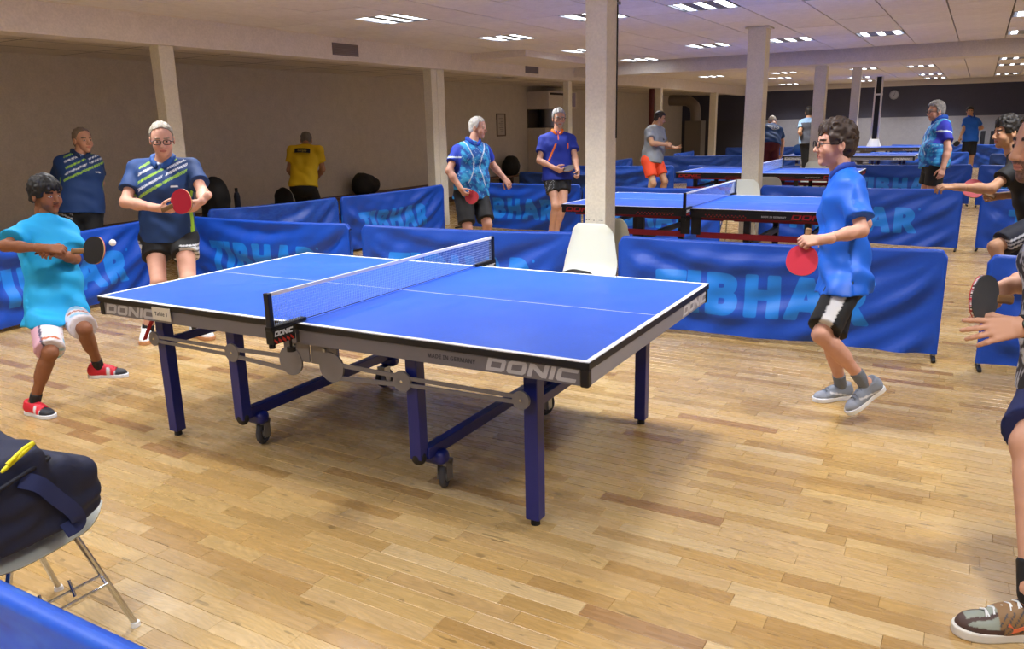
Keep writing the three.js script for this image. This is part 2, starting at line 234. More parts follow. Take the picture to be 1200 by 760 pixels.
function makeTable(label, pos, turn, kind) {
  const t = thing('table_tennis_table', label, 'table', pos, turn); const grey = kind === 'grey', dark = kind === 'dark';
  const y = 0.76, hx = 1.37, hz = 0.7625, A = grey ? TM.apron : TM.darkApron;
  for (const s of [-1, 1]) {
    const h = part('playing_half', rbox(1.364, 0.022, 2 * hz - 0.012, s * 0.684, y - 0.0125, 0, 0.002, 1), TM.top, t);
    part('white_line', [boxBetween(Math.min(s * hx, s * (hx - 0.02)), Math.max(s * hx, s * (hx - 0.02)), y - 0.004, y - 0.0008, -hz, hz), boxBetween(Math.min(s * 0.004, s * hx), Math.max(s * 0.004, s * hx), y - 0.004, y - 0.0006, hz - 0.02, hz), boxBetween(Math.min(s * 0.004, s * hx), Math.max(s * 0.004, s * hx), y - 0.004, y - 0.0006, -hz, -hz + 0.02), boxBetween(Math.min(s * 0.004, s * (hx - 0.01)), Math.max(s * 0.004, s * (hx - 0.01)), y - 0.004, y - 0.0006, -0.0015, 0.0015)], TM.line, h);
    // dark edging
    part('edge_band', [rbox(1.366, 0.026, 0.012, s * 0.684, y - 0.018, hz - 0.0045, 0.002, 1), rbox(1.366, 0.026, 0.012, s * 0.684, y - 0.018, -hz + 0.0045, 0.002, 1), rbox(0.012, 0.026, 2 * hz, s * (hx - 0.0045), y - 0.018, 0, 0.002, 1)], TM.edge, t);
    // apron under the top
    const x0 = Math.min(s * 0.012, s * (hx - 0.012)), x1 = Math.max(s * 0.012, s * (hx - 0.012)), ay1 = y - 0.03, ay0 = grey ? y - 0.094 : y - 0.085;
    part('apron', boxBetween(x0, x1, ay0, ay1, hz - 0.028, hz - 0.008), A, t); part('apron', boxBetween(x0, x1, ay0, ay1, -hz + 0.008, -hz + 0.028), A, t);
    const e = part('end_apron', boxBetween(Math.min(s * (hx - 0.028), s * (hx - 0.006)), Math.max(s * (hx - 0.028), s * (hx - 0.006)), ay0, ay1, -hz + 0.02, hz - 0.02), grey ? std('#9b9ba4', 0.5, { metalness: 0.2 }) : A, t);
    for (const z of [-1, 1]) part('corner_cap', rbox(0.034, ay1 - ay0 + 0.006, 0.034, s * (hx - 0.019), (ay0 + ay1) / 2 - 0.002, z * (hz - 0.019), 0.008), TM.edge, t);
    // lettering on the long sides: near side reads from +z, far side from -z
    for (const side of [1, -1]) {
      const g = scaledTo(bigWord.clone(), 0.37); g.userData = bigWord.userData;
      const cx = s * 1.135 * side; g.translate(cx - 0.185 - 0.005, ay0 + 0.008, hz - 0.0085); if (side < 0) g.rotateY(Math.PI);
      part('side_lettering', g, grey ? TM.letter : TM.redWord, t);
    }
    const eg = scaledTo(endWord.clone(), 0.38).rotateY(Math.PI / 2).translate(hx - 0.0065, ay0 + 0.009, -0.35); if (s < 0) eg.rotateY(Math.PI);
    part('end_lettering', eg, grey ? std('#d5d6dc', 0.5) : TM.redWord, t);
    // legs
    const L = grey ? TM.leg : TM.darkLeg;
    for (const z of [-1, 1]) {
      const l = part('leg', rbox(0.06, 0.655, 0.06, s * 1.075, 0.0275 + 0.3275, z * 0.615, 0.004), L, t); part('foot_pad', cyl(0.018, 0.02, 0.03, s * 1.075, 0.015, z * 0.615, 16), M.black, l);
      const iy = grey ? 0.19 : 0.03;
      const il = part('inner_leg', rbox(0.058, 0.67 - iy, 0.058, s * 0.53, iy + (0.67 - iy) / 2, z * 0.64, 0.004), L, t);
      if (grey) {
        part('end_cap', new THREE.SphereGeometry(0.036, 16, 10).scale(1, 1, 0.75).translate(s * 0.53, 0.195, z * 0.645), M.black, il);
        // caster
        const c = part('caster_fork', [rbox(0.12, 0.07, 0.075, s * 0.545, 0.165, z * 0.54, 0.03, 3)], L, t), wx = s * 0.56, wz = z * 0.5;
        part('bracket', [boxBetween(wx - 0.028, wx - 0.022, 0.04, 0.13, wz - 0.025, wz + 0.02), boxBetween(wx + 0.022, wx + 0.028, 0.04, 0.13, wz - 0.025, wz + 0.02), boxBetween(wx - 0.028, wx + 0.028, 0.115, 0.135, wz - 0.03, wz + 0.03)], M.steel, c);
        part('wheel', mergeGeometries([new THREE.TorusGeometry(0.047, 0.016, 12, 28), cyl(0.042, 0.042, 0.02, 0, 0, 0, 24).rotateX(Math.PI / 2)].map(flat)).rotateY(Math.PI / 2 + 0.35 * z).translate(wx, 0.064, wz), M.rubber, c);
        part('hub', cyl(0.03, 0.03, 0.034, 0, 0, 0, 20).rotateX(Math.PI / 2).rotateY(Math.PI / 2 + 0.35 * z).translate(wx, 0.064, wz), std('#a3a3aa', 0.5), c);
      }
    }
    part('low_crossbar', bar([s * 0.545, grey ? 0.205 : 0.42, -0.62], [s * 0.545, grey ? 0.205 : 0.42, 0.62], 0.045, 0.055), L, t);
    part('leg_crossbar', bar([s * 1.075, 0.515, -0.6], [s * 1.075, 0.515, 0.6], 0.03, 0.04), L, t);
    // folding links
    for (const z of [-1, 1]) {
      const zz = z * 0.69, lm = grey ? TM.link : TM.red, ly = grey ? 0.55 : 0.50;
      const disc = (x, yy, r) => cyl(r, r, 0.01, 0, 0, 0, 28).rotateX(Math.PI / 2).translate(x, yy, zz);
      if (grey) {
        part('link_bar', [bar([s * 1.06, ly + 0.012, zz], [s * 0.5, ly + 0.012, zz], 0.006, 0.017), bar([s * 1.06, ly - 0.01, zz], [s * 0.5, ly - 0.018, zz], 0.006, 0.017)], lm, t);
        part('link_bar', [bar([s * 0.5, ly + 0.014, zz], [s * 0.12, ly + 0.022, zz], 0.006, 0.02), bar([s * 0.5, ly - 0.02, zz], [s * 0.15, ly - 0.04, zz], 0.006, 0.02)], lm, t);
        part('link_disc', disc(s * 1.06, ly, 0.037), lm, t); part('link_disc', disc(s * 0.5, ly - 0.005, 0.045), lm, t); part('link_disc', disc(s * 0.12, ly + 0.005, 0.068), lm, t);
        for (const [bx, by] of [[1.06, ly], [0.5, ly - 0.005]]) part('bolt', cyl(0.006, 0.006, 0.016, 0, 0, 0, 12).rotateX(Math.PI / 2).translate(s * bx, by, zz), M.chrome, t);
        part('hanger_plate', boxBetween(Math.min(s * 0.005, s * 0.155), Math.max(s * 0.005, s * 0.155), ly + 0.01, 0.70, zz - 0.006, zz + 0.002), lm, t);
        part('bolt', cyl(0.008, 0.008, 0.014, 0, 0, 0, 12).rotateX(Math.PI / 2).translate(s * 0.09, 0.63, zz + 0.004), M.steel, t);
      } else {
        part('link_bar', boxBetween(Math.min(s * 0.06, s * 1.2), Math.max(s * 0.06, s * 1.2), ly - 0.03, ly + 0.025, zz - 0.006, zz + 0.004), lm, t);
        part('upper_rail', boxBetween(Math.min(s * 0.1, s * 1.25), Math.max(s * 0.1, s * 1.25), 0.645, 0.668, zz - 0.03, zz - 0.02), lm, t);
        part('hinge_plate', boxBetween(Math.min(s * 0.005, s * 0.1), Math.max(s * 0.005, s * 0.1), 0.5, 0.67, zz, zz + 0.01), TM.darkLeg, t);
        part('dot_strip', mergeGeometries(Array.from({ length: 22 }, (_, i) => boxBetween(-0.006, 0.004, -0.005 - (i % 2) * 0.014, 0.004 - (i % 2) * 0.014, 0, 0.0012).translate(s * (0.16 + i * 0.018), y - 0.058, 0)).map(g => { if (z < 0) g.rotateY(Math.PI); return g.translate(0, 0, z * (hz - 0.008)); })), TM.redWord, t);
      }
    }
  }
  // small print on the near side
  const mig = text('MADE IN GERMANY', 0.017, 0.001); mig.translate(0.68, grey ? 0.69 : 0.693, hz - 0.008); part('small_print', mig, grey ? std('#3a3940', 0.6) : TM.paleWord, t);
  return t;
}
function makeNet(label, pos, turn) {
  const n = thing('table_tennis_net', label, 'net', pos, turn, 'nets on the tables');
  const threads = [], w = 0.905, y0 = 0.768, y1 = 0.902;
  for (let i = 0; i <= 150; i++) { const z = -w + 0.012 + (2 * w - 0.024) * i / 150; threads.push(boxBetween(-0.0006, 0.0006, y0, y1, z - 0.0007, z + 0.0007)); }
  for (let i = 0; i <= 10; i++) { const y = y0 + (y1 - y0) * i / 10; threads.push(boxBetween(-0.0006, 0.0006, y - 0.0006, y + 0.0006, -w, w)); }
  part('net_mesh', threads, std('#9fb6e6', 0.8), n);
  part('tape', boxBetween(-0.004, 0.004, 0.9, 0.915, -w, w), std('#eef0f4', 0.7), n);
  part('cord', boxBetween(-0.0015, 0.0015, 0.764, 0.767, -w, w), std('#2c3a66', 0.7), n);
  for (const s of [-1, 1]) {
    part('post', [rbox(0.03, 0.165, 0.022, 0, 0.835, s * 0.905, 0.005)], std('#0d1222', 0.4), n);
    const c = part('clamp', [boxBetween(-0.016, 0.016, 0.762, 0.775, Math.min(s * 0.71, s * 0.92), Math.max(s * 0.71, s * 0.92)), boxBetween(-0.02, 0.02, 0.7, 0.762, Math.min(s * 0.79, s * 0.915), Math.max(s * 0.79, s * 0.915))], M.black, n);
    part('clamp_lettering', scaledTo(blockWord('DONIC', 0.022), 0.1).rotateY(Math.PI / 2).translate(0.0205, 0.733, s * 0.853 + 0.052), std('#d8dce4', 0.5), c);
    part('clamp_stripes', mergeGeometries([0, 1, 2, 3, 4].map(i => boxBetween(0.0203, 0.0212, 0.705, 0.718, -0.009, 0.009).applyMatrix4(new THREE.Matrix4().makeShear(0, 0, 0, 0, 0, 0.8)).translate(0, 0, s * 0.853 - 0.045 + i * 0.023))), std('#b5291c', 0.5), c);
    part('screw_knob', [cyl(0.006, 0.006, 0.05, 0, 0.68, s * 0.80, 10), cyl(0.019, 0.019, 0.018, 0.0, 0.652, s * 0.80, 16), cyl(0.014, 0.014, 0.014, 0.0, 0.69, s * 0.905, 14)], M.black, c);
  }
  return n;
}
const T1 = makeTable('blue table tennis table with grey frame and dark blue legs in the foreground', [0, 0, 0], 0.0185, 'grey');
makeNet('net clamped across the blue table with dark blue legs', [0, 0, 0], 0.0185);
{
  const sign = canvasTex(256, 128, (c, w, h) => { c.fillStyle = '#cfcabd'; c.fillRect(0, 0, w, h); c.fillStyle = '#33323a'; c.font = 'bold 54px sans-serif'; c.textAlign = 'center'; c.textBaseline = 'middle'; c.fillText('Table 1', w / 2, h / 2); });
  const g = thing('table_sign', 'small white paper sign reading Table 1 taped to the table side', 'sign', [-0.862, 0.712, 0.783], 0.0185);
  part('paper', boxBetween(-0.067, 0.067, -0.032, 0.032, -0.0006, 0.0006), std('#cfcabd', 0.8), g);
  part('print', new THREE.PlaneGeometry(0.13, 0.062).translate(0, 0, 0.0012), new THREE.MeshStandardMaterial({ map: sign, roughness: 0.8 }), g);
  const st = thing('red_strap', 'short red tape slanting over the left front leg of the near table', 'strap', [-1.045, 0.6, 0.745], 0.0185); part('tape', bar([-0.03, -0.05, 0], [0.045, 0.055, 0], 0.022, 0.004).rotateY(0), TM.redWord, st);
}
makeTable('blue table tennis table with black sides and red links behind the white chair', [0.13, 0, -5.05], 0.0, 'dark');
makeNet('net across the table with red links behind the white chair', [0.13, 0, -5.05], 0);
makeTable('blue table tennis table with black sides beyond the second column', [-0.46, 0, -10.45], 0.0, 'dark');
makeNet('net across the table where a man bends over', [-0.46, 0, -10.45], 0);
makeTable('blue table with grey sides standing far back by the clock wall', [-0.05, 0, -16.8], 0.0, 'grey');
makeTable('farthest blue table with grey sides before the end wall', [-0.28, 0, -22.3], 0.0, 'grey');
// ---------------------------------------------------------------- cloth barriers
const clothNoise = (c, w, h) => { for (let i = 0; i < 9000; i++) { const r = hash2(i, 1, 5), x = hash2(i, 2, 5) * w, y = hash2(i, 3, 5) * h; c.fillStyle = r > 0.5 ? 'rgba(255,255,255,0.018)' : 'rgba(0,0,20,0.03)'; c.fillRect(x, y, 2 + r * 5, 1 + r * 2); } };
function printTex(word, base, ink, o = {}) {
  return canvasTex(1024, 320, (c, w, h) => {
    c.fillStyle = base; c.fillRect(0, 0, w, h); clothNoise(c, w, h);
    c.fillStyle = c.strokeStyle = ink; c.lineWidth = o.stroke ?? 12; c.lineJoin = 'round'; c.font = 'bold 150px sans-serif'; c.textBaseline = 'alphabetic'; c.textAlign = 'left';
    const x0 = (o.x0 ?? 0.14) * w, x1 = (o.x1 ?? 0.8) * w, gap = o.gap ?? 9, ws = [...word].map(k => k === 'I' ? 34 : c.measureText(k).width), total = ws.reduce((q, k) => q + k + gap, -gap); let x = 0;
    c.save(); c.translate(x0, (o.y ?? 0.765) * h); c.scale((x1 - x0) / total, o.sy ?? 1.2); [...word].forEach((k, i) => { if (k === 'I') c.fillRect(x - 4, -115, 38, 121); else { c.fillText(k, x, 0); c.strokeText(k, x, 0); } x += ws[i] + gap; }); c.restore();
    c.fillStyle = ink; c.beginPath(); c.arc(x1 + 12, 0.36 * h, 6, 0, 7); c.fill();
  });
}
const clothA = phys('#ffffff', 0.5, { map: printTex('TIBHAR', '#0a47b4', '#167bdc') });
const clothPlain = phys('#ffffff', 0.5, { map: canvasTex(256, 128, (c, w, h) => { c.fillStyle = '#0a47b4'; c.fillRect(0, 0, w, h); clothNoise(c, w, h); }) });
const clothNavy = std('#ffffff', 0.6, { map: printTex('GUNLA', '#14346e', '#2b6fb2', { x0: 0.12, x1: 0.62, y: 0.6, sy: 0.8, stroke: 3 }) });
let barrierSeed = 1;
function barrier(label, [xa, za], [xb, zb], mat = clothA, o = {}) {
  // ends a and b: the print reads from the side where a is at the left
  const L = Math.hypot(xb - xa, zb - za), turn = Math.atan2(-(zb - za), xb - xa), H = o.h ?? 0.735, B = 0.035, S = barrierSeed++;
  const g = thing('cloth_barrier', label, 'barrier', [(xa + xb) / 2, 0, (za + zb) / 2], turn, o.group ?? 'blue cloth barriers');
  const nu = 72, nv = 26, r = 0.05, P = [], U = [], I = [], ph = hash2(S, 3, 9), ph2 = hash2(S, 5, 9), amp = o.amp ?? 1.6, sag = o.sag ?? 0.03;
  const topY = x => { const d = Math.min(x, L - x); return (d < r ? H - r + Math.sqrt(Math.max(0, r * r - (r - d) * (r - d))) : H) - sag * 4 * (x / L) * (1 - x / L) * 0.5; };
  const fold = (u, v) => {
    const bow = 4 * u * (1 - u);
    let f = 0.016 * Math.sin(6.283 * (1.7 * v - 1.15 * bow + ph)) * (1 - 0.5 * v) + 0.007 * Math.sin(6.283 * (3.6 * v - 2.0 * bow + 2.2 * u * ph2 + ph2));
    f += 0.010 * Math.sin(6.283 * (2.4 * u + 1.3 * v * (ph - 0.5) + ph2)) * v + 0.004 * Math.sin(6.283 * (7.0 * u + 2.0 * v + ph));
    f += 0.02 * (vnoise(u * 5 + S * 7, v * 3, 77) - 0.5) * Math.sin(Math.PI * Math.min(1, v * 1.4));
    const corner = Math.exp(-6 * u) * Math.sin(18 * Math.atan2(v + 0.02, u * 2 + 0.02) + ph * 6) + Math.exp(-6 * (1 - u)) * Math.sin(18 * Math.atan2(v + 0.02, (1 - u) * 2 + 0.02) + ph2 * 6);
    return amp * (f + 0.006 * corner) * Math.min(1, u * 12, (1 - u) * 12) * Math.min(1, v * 6);
  };
  for (const side of [1, -1]) {
    const o0 = P.length / 3;
    for (let j = 0; j <= nv; j++) for (let i = 0; i <= nu; i++) {
      const u = i / nu, x = u * L, ty = topY(x); let v = j / nv, y, z;
      const roll = 0.022, rows = 4;                                  // first rows run round the top bar
      if (j <= rows) { const a = (j / rows) * Math.PI / 2; y = ty - roll + roll * Math.cos(a); z = roll * Math.sin(a); } else { const vv = (j - rows) / (nv - rows); y = (ty - roll) + (B - (ty - roll)) * vv; z = roll * (1 - 0.35 * vv) + (side > 0 ? fold(u, vv) : fold(u, vv)) * side; if (side < 0) z = Math.max(z, -fold(u, vv) + 0.008 - roll * 0 + 0.0); }
      if (side > 0 && j > rows) z = Math.max(z, -1);
      P.push(x - L / 2, y, side * z); U.push(side > 0 ? u : 1 - u, (y - B) / (H - B));
    }
    const w = nu + 1; for (let j = 0; j < nv; j++) for (let i = 0; i < nu; i++) { const a = o0 + j * w + i; if (side > 0) I.push(a, a + w, a + 1, a + 1, a + w, a + w + 1); else I.push(a, a + 1, a + w, a + 1, a + w + 1, a + w); }
    // end seams
    if (side < 0) for (const i of [0, nu]) for (let j = 0; j < nv; j++) { const a = j * w + i, b = o0 + j * w + i; I.push(a, b, a + w, b, b + w, a + w); }
  }
  const geo = new THREE.BufferGeometry(); geo.setAttribute('position', new THREE.Float32BufferAttribute(P, 3)); geo.setAttribute('uv', new THREE.Float32BufferAttribute(U, 2)); geo.setIndex(I); geo.computeVertexNormals();
  part('cover', geo, mat, g);
  for (const s of [-1, 1]) part('post', rod([s * (L / 2 - 0.02), 0.02, 0], [s * (L / 2 - 0.02), H - 0.06, 0], 0.009), M.steel, g);
  for (const s of [-1, 1]) part('foot', [rbox(0.026, 0.022, 0.22, s * (L / 2 - 0.02), 0.012, 0, 0.008)], M.black, g);
  if (o.edge) part('edge_binding', rod([-L / 2 - 0.004, B, 0.01], [-L / 2 - 0.004, H - 0.05, 0.01], 0.008), o.edge, g);
  return g;
}
barrier('blue lettered cloth barrier right of the white chair, behind the boy in black shorts', [0.17, -2.46], [2.38, -2.60]);
barrier('blue cloth barrier left of the white chair, behind the near table net', [-2.24, -2.29], [-0.2, -2.525]);
barrier('blue lettered cloth barrier behind the far left corner of the near table', [-4.5, -2.2], [-2.39, -2.30]);
barrier('blue lettered cloth barrier behind the boy in turquoise T-shirt', [-4.22, 0.3], [-4.62, -1.9], clothA);
barrier('blue sagging cloth barrier below the man in yellow shirt', [-4.86, -2.75], [-4.5, -4.44], clothPlain);
barrier('blue lettered cloth barrier ending at the column beside the man in cyan shirt', [-4.47, -4.47], [-4.44, -6.68], clothA);
barrier('blue lettered cloth barrier behind the man with orange collar', [-4.6, -7.3], [-2.4, -7.22]);
barrier('blue cloth barrier behind the left half of the second table', [-2.3, -7.1], [-0.3, -6.95]);
barrier('dark navy cloth barrier with yellow-green edge below the wall cabinet', [-4.9, -9.84], [-2.85, -9.3], clothNavy, { edge: std('#b6c43a', 0.6) });
barrier('blue lettered cloth barrier behind the right half of the second table', [0.03, -7.66], [2.38, -7.6]);
barrier('blue cloth barrier behind the player in black with yellow shoulder stripes', [2.56, -7.73], [4.75, -7.6]);
barrier('blue cloth barrier behind the hands of the man wearing a watch', [2.6, -2.5], [4.8, -2.66]);
barrier('blue cloth barrier behind the man in orange shorts', [-4.9, -12.0], [-2.76, -12.35], clothPlain);
barrier('blue cloth barrier behind the third table', [-2.5, -12.4], [-0.35, -12.5]);
barrier('blue lettered cloth barrier behind the older man in light blue shirt', [0.22, -13.0], [2.42, -13.25]);
barrier('blue cloth barrier beyond the player in black, next to the gap', [2.52, -13.1], [4.7, -12.95]);
barrier('blue sagging cloth barrier along the left aisle behind orange shorts', [-5.0, -13.4], [-4.95, -15.6], clothPlain);
barrier('blue cloth barrier slanting across the left aisle by the red pipe', [-4.6, -16.6], [-2.6, -17.5], clothPlain);
barrier('blue cloth barrier running back from the red pipe', [-4.75, -18.2], [-4.9, -20.4], clothPlain);
barrier('blue cloth barrier at the back left beside the farthest pale column', [-4.7, -23.2], [-2.5, -24.0], clothPlain);
barrier('blue cloth barrier behind the far grey-sided table', [0.1, -19.0], [2.3, -19.0], clothPlain);
barrier('dark navy cloth barrier far back at the right', [2.72, -18.0], [4.9, -17.9], clothNavy);
barrier('blue cloth barrier below the far boy in blue polo shirt', [0.05, -25.2], [2.22, -25.0], clothPlain);
barrier('blue cloth barrier beside the chairs at the end wall', [2.27, -25.0], [4.4, -24.8], clothPlain);
barrier('blue cloth barrier in the near foreground beside the chair with the bag', [-0.55, 2.455], [1.75, 2.455], clothPlain, { amp: 0.6 });
// ---------------------------------------------------------------- moulded shell chairs
const shellWhite = phys('#dfe5dc', 0.4, { specularIntensity: 0.6 }), shellBeige = phys('#b5b19c', 0.45);
function shellGeo() {
  const nu = 40, nv = 22, th = 0.006, P = [], I = [];
  const prof = [[0.225, 0.425], [0.19, 0.45], [0.1, 0.442], [0.0, 0.43], [-0.1, 0.428], [-0.165, 0.448], [-0.2, 0.5], [-0.215, 0.58], [-0.232, 0.68], [-0.25, 0.775], [-0.262, 0.815]].map(([z, y]) => new THREE.Vector3(0, y, z));
  const c = new THREE.CatmullRomCurve3(prof);
  const wid = s => s < 0.16 ? 0.225 - 0.085 * Math.pow(1 - s / 0.16, 2.6) : s < 0.5 ? 0.225 : 0.225 - Math.max(0, s - 0.62) * 0.17 - Math.pow(Math.max(0, (s - 0.9) / 0.1), 2.4) * 0.045;
  for (const side of [0, 1]) for (let i = 0; i <= nu; i++) {
    const s = i / nu, p = c.getPointAt(s), t = c.getTangentAt(s), n = new THREE.Vector3(0, -t.z, t.y).multiplyScalar(-1);   // inner face
    for (let j = 0; j <= nv; j++) {
      const a = (j / nv) * 2 - 1, w = wid(s), lift = 0.05 * Math.pow(Math.abs(a), 3) * (s < 0.16 ? s / 0.16 : 1) * (s > 0.9 ? (1 - s) / 0.1 * 0.8 + 0.2 : 1);
      const dirx = 0; P.push(a * w, p.y + n.y * (lift - side * th), p.z + n.z * (lift - side * th));
    }
  }
  const w = nv + 1, o = (nu + 1) * w;
  for (let i = 0; i < nu; i++) for (let j = 0; j < nv; j++) { const a = i * w + j; I.push(a, a + 1, a + w, a + 1, a + w + 1, a + w); I.push(o + a, o + a + w, o + a + 1, o + a + 1, o + a + w, o + a + w + 1); }
  for (let i = 0; i < nu; i++) for (const j of [0, nv]) { const a = i * w + j; I.push(a, a + w, o + a, a + w, o + a + w, o + a); }
  for (let j = 0; j < nv; j++) for (const i of [0, nu]) { const a = i * w + j; I.push(a, a + 1, o + a, a + 1, o + a + 1, o + a); }
  const g = new THREE.BufferGeometry(); g.setAttribute('position', new THREE.Float32BufferAttribute(P, 3)); g.setIndex(I); g.computeVertexNormals(); return g;
}
const shell = shellGeo();
function makeChair(label, pos, turn, mat, rack) {
  const c = thing('shell_chair', label, 'chair', pos, turn);
  part('seat_shell', shell, mat, c);
  for (const s of [-1, 1]) {
    part('leg', tube([[s * 0.07, 0.405, 0.06], [s * 0.13, 0.405, 0.085], [s * 0.165, 0.37, 0.11], [s * 0.215, 0.012, 0.225]], 0.0095, 40, 10), M.chrome, c);
    part('leg', tube([[s * 0.07, 0.405, -0.05], [s * 0.13, 0.405, -0.06], [s * 0.165, 0.37, -0.08], [s * 0.215, 0.012, -0.2]], 0.0095, 40, 10), M.chrome, c);
    for (const z of [0.225, -0.2]) part('glide', cyl(0.014, 0.016, 0.014, s * 0.2165, 0.007, z * 1.005, 14), M.white, c);
    if (rack) part('side_rack', [rod([s * 0.19, 0.215, 0.165], [s * 0.19, 0.215, -0.125], 0.005), rod([s * 0.215, 0.19, 0.16], [s * 0.215, 0.19, -0.13], 0.005), rod([s * 0.19, 0.215, 0.155], [s * 0.215, 0.19, 0.155], 0.005), rod([s * 0.185, 0.25, 0.06], [s * 0.205, 0.2, 0.06], 0.005), rod([s * 0.185, 0.25, -0.03], [s * 0.205, 0.2, -0.03], 0.005)], M.chrome, c);
  }
  part('under_frame', [rod([-0.08, 0.405, 0.06], [0.08, 0.405, 0.06], 0.009), rod([-0.08, 0.405, -0.05], [0.08, 0.405, -0.05], 0.009), rod([-0.09, 0.41, 0.06], [-0.09, 0.41, -0.05], 0.008), rod([0.09, 0.41, 0.06], [0.09, 0.41, -0.05], 0.008)], M.chrome, c);
  return c;
}
makeChair('white shell chair standing against the column between two barriers', [-0.06, 0, -2.19], 0, shellWhite);
makeChair('beige shell chair on the far side of the column, back to the white chair', [-0.08, 0, -3.1], Math.PI, shellBeige);
makeChair('white shell chair against the column by the second table net', [-0.13, 0, -7.2], 0, shellWhite);
makeChair('beige shell chair behind the column by the second table', [0.05, 0, -8.25], Math.PI, shellBeige);
makeChair('white shell chair against the column beyond the third table', [-0.1, 0, -12.2], 0, shellWhite);
makeChair('white shell chair with chrome legs under the navy bag', [0.035, 0, 2.03], Math.PI, shellWhite, true);
// ---------------------------------------------------------------- smooth solids from distance fields
const add = (a, b) => [a[0] + b[0], a[1] + b[1], a[2] + b[2]], sub = (a, b) => [a[0] - b[0], a[1] - b[1], a[2] - b[2]], mul = (a, s) => [a[0] * s, a[1] * s, a[2] * s];
const dot = (a, b) => a[0] * b[0] + a[1] * b[1] + a[2] * b[2], cross = (a, b) => [a[1] * b[2] - a[2] * b[1], a[2] * b[0] - a[0] * b[2], a[0] * b[1] - a[1] * b[0]];
const len = a => Math.hypot(...a), unit = a => mul(a, 1 / (len(a) || 1)), lerp = (a, b, t) => add(a, mul(sub(b, a), t)), mad = (a, d, s) => add(a, mul(d, s));
const ortho = (n, d) => unit(sub(n, mul(d, dot(n, d))));
const cap = (a, b, ra, rb, k = 0.03, o = {}) => ({ a, b, ra, rb, k, ...o });
const ell = (c, r, k = 0.02, o = {}) => ({ c, r, k, ...o });
function solid(prims, cell, { cut, color, disp } = {}) {
  const lo = [1e9, 1e9, 1e9], hi = [-1e9, -1e9, -1e9];
  for (const p of prims) {
    const e = p.h ? len(p.h) : p.c ? Math.max(...p.r) : Math.max(p.ra, p.rb); const pts = p.c ? [p.c] : [p.a, p.b]; p.lo = [0, 1, 2].map(i => Math.min(...pts.map(q => q[i])) - (p.c && !p.m && !p.h ? p.r[i] : e)); p.hi = [0, 1, 2].map(i => Math.max(...pts.map(q => q[i])) + (p.c && !p.m && !p.h ? p.r[i] : e));
    if (!p.sub) for (let i = 0; i < 3; i++) { lo[i] = Math.min(lo[i], p.lo[i]); hi[i] = Math.max(hi[i], p.hi[i]); }
  }
  const pad = 0.02 + 2.5 * cell, o = lo.map(v => v - pad), n = [0, 1, 2].map(i => Math.ceil((hi[i] - lo[i] + 2 * pad) / cell) + 1), [nx, ny, nz] = n, f = new Float32Array(nx * ny * nz).fill(0.2);
  for (const p of prims) {
    const m = p.k + 2.2 * cell, i0 = [0, 1, 2].map(i => Math.max(0, Math.floor((p.lo[i] - m - o[i]) / cell))), i1 = [0, 1, 2].map(i => Math.min(n[i] - 1, Math.ceil((p.hi[i] + m - o[i]) / cell)));
    const A = p.a, D = p.c ? null : sub(p.b, p.a), L2 = D ? dot(D, D) || 1e-9 : 0, U = D ? unit(D) : null, k = p.k || 1e-6;
    for (let z = i0[2]; z <= i1[2]; z++) for (let y = i0[1]; y <= i1[1]; y++) for (let x = i0[0]; x <= i1[0]; x++) {
      const px = o[0] + x * cell, py = o[1] + y * cell, pz = o[2] + z * cell; let d;
      if (D) {
        const qx = px - A[0], qy = py - A[1], qz = pz - A[2]; let t = (qx * D[0] + qy * D[1] + qz * D[2]) / L2; t = t < 0 ? 0 : t > 1 ? 1 : t;
        const ex = qx - D[0] * t, ey = qy - D[1] * t, ez = qz - D[2] * t; d = Math.sqrt(ex * ex + ey * ey + ez * ez) - (p.ra + (p.rb - p.ra) * t);
        if (p.flat) { const h = (px - p.b[0]) * U[0] + (py - p.b[1]) * U[1] + (pz - p.b[2]) * U[2]; if (h > d) d = h; }
      } else {
        let qx = px - p.c[0], qy = py - p.c[1], qz = pz - p.c[2]; if (p.m) { const q = [qx, qy, qz]; qx = dot(q, p.m[0]); qy = dot(q, p.m[1]); qz = dot(q, p.m[2]); }
        if (p.h) { const bx = Math.abs(qx) - p.h[0] + p.rr, by = Math.abs(qy) - p.h[1] + p.rr, bz = Math.abs(qz) - p.h[2] + p.rr; d = Math.hypot(Math.max(bx, 0), Math.max(by, 0), Math.max(bz, 0)) + Math.min(0, Math.max(bx, by, bz)) - p.rr; } else {
        const a = qx / p.r[0], b = qy / p.r[1], c = qz / p.r[2], k0 = Math.sqrt(a * a + b * b + c * c), a2 = a / p.r[0], b2 = b / p.r[1], c2 = c / p.r[2], k1 = Math.sqrt(a2 * a2 + b2 * b2 + c2 * c2) || 1e-9; d = k0 * (k0 - 1) / k1; if (k0 < 1e-6) d = -Math.min(...p.r); }
      }
      const id = x + nx * (y + ny * z), g = f[id];
      if (p.sub) { const e = -d, h = Math.max(k - Math.abs(g - e), 0) / k; f[id] = Math.max(g, e) + h * h * k * 0.25; } else { const h = Math.max(k - Math.abs(g - d), 0) / k; f[id] = Math.min(g, d) - h * h * k * 0.25; }
    }
  }
  if (cut || disp) for (let z = 0; z < nz; z++) for (let y = 0; y < ny; y++) for (let x = 0; x < nx; x++) {
    const id = x + nx * (y + ny * z); if (f[id] > 0.045 || f[id] < -0.045) continue; const p = [o[0] + x * cell, o[1] + y * cell, o[2] + z * cell];
    if (disp) f[id] += disp(p); if (cut) f[id] = Math.max(f[id], cut(p));
  }
  // surface nets
  const far = 3 * cell, off = [0, 1, nx, nx + 1, nx * ny, nx * ny + 1, nx * ny + nx, nx * ny + nx + 1], v = new Float64Array(8);
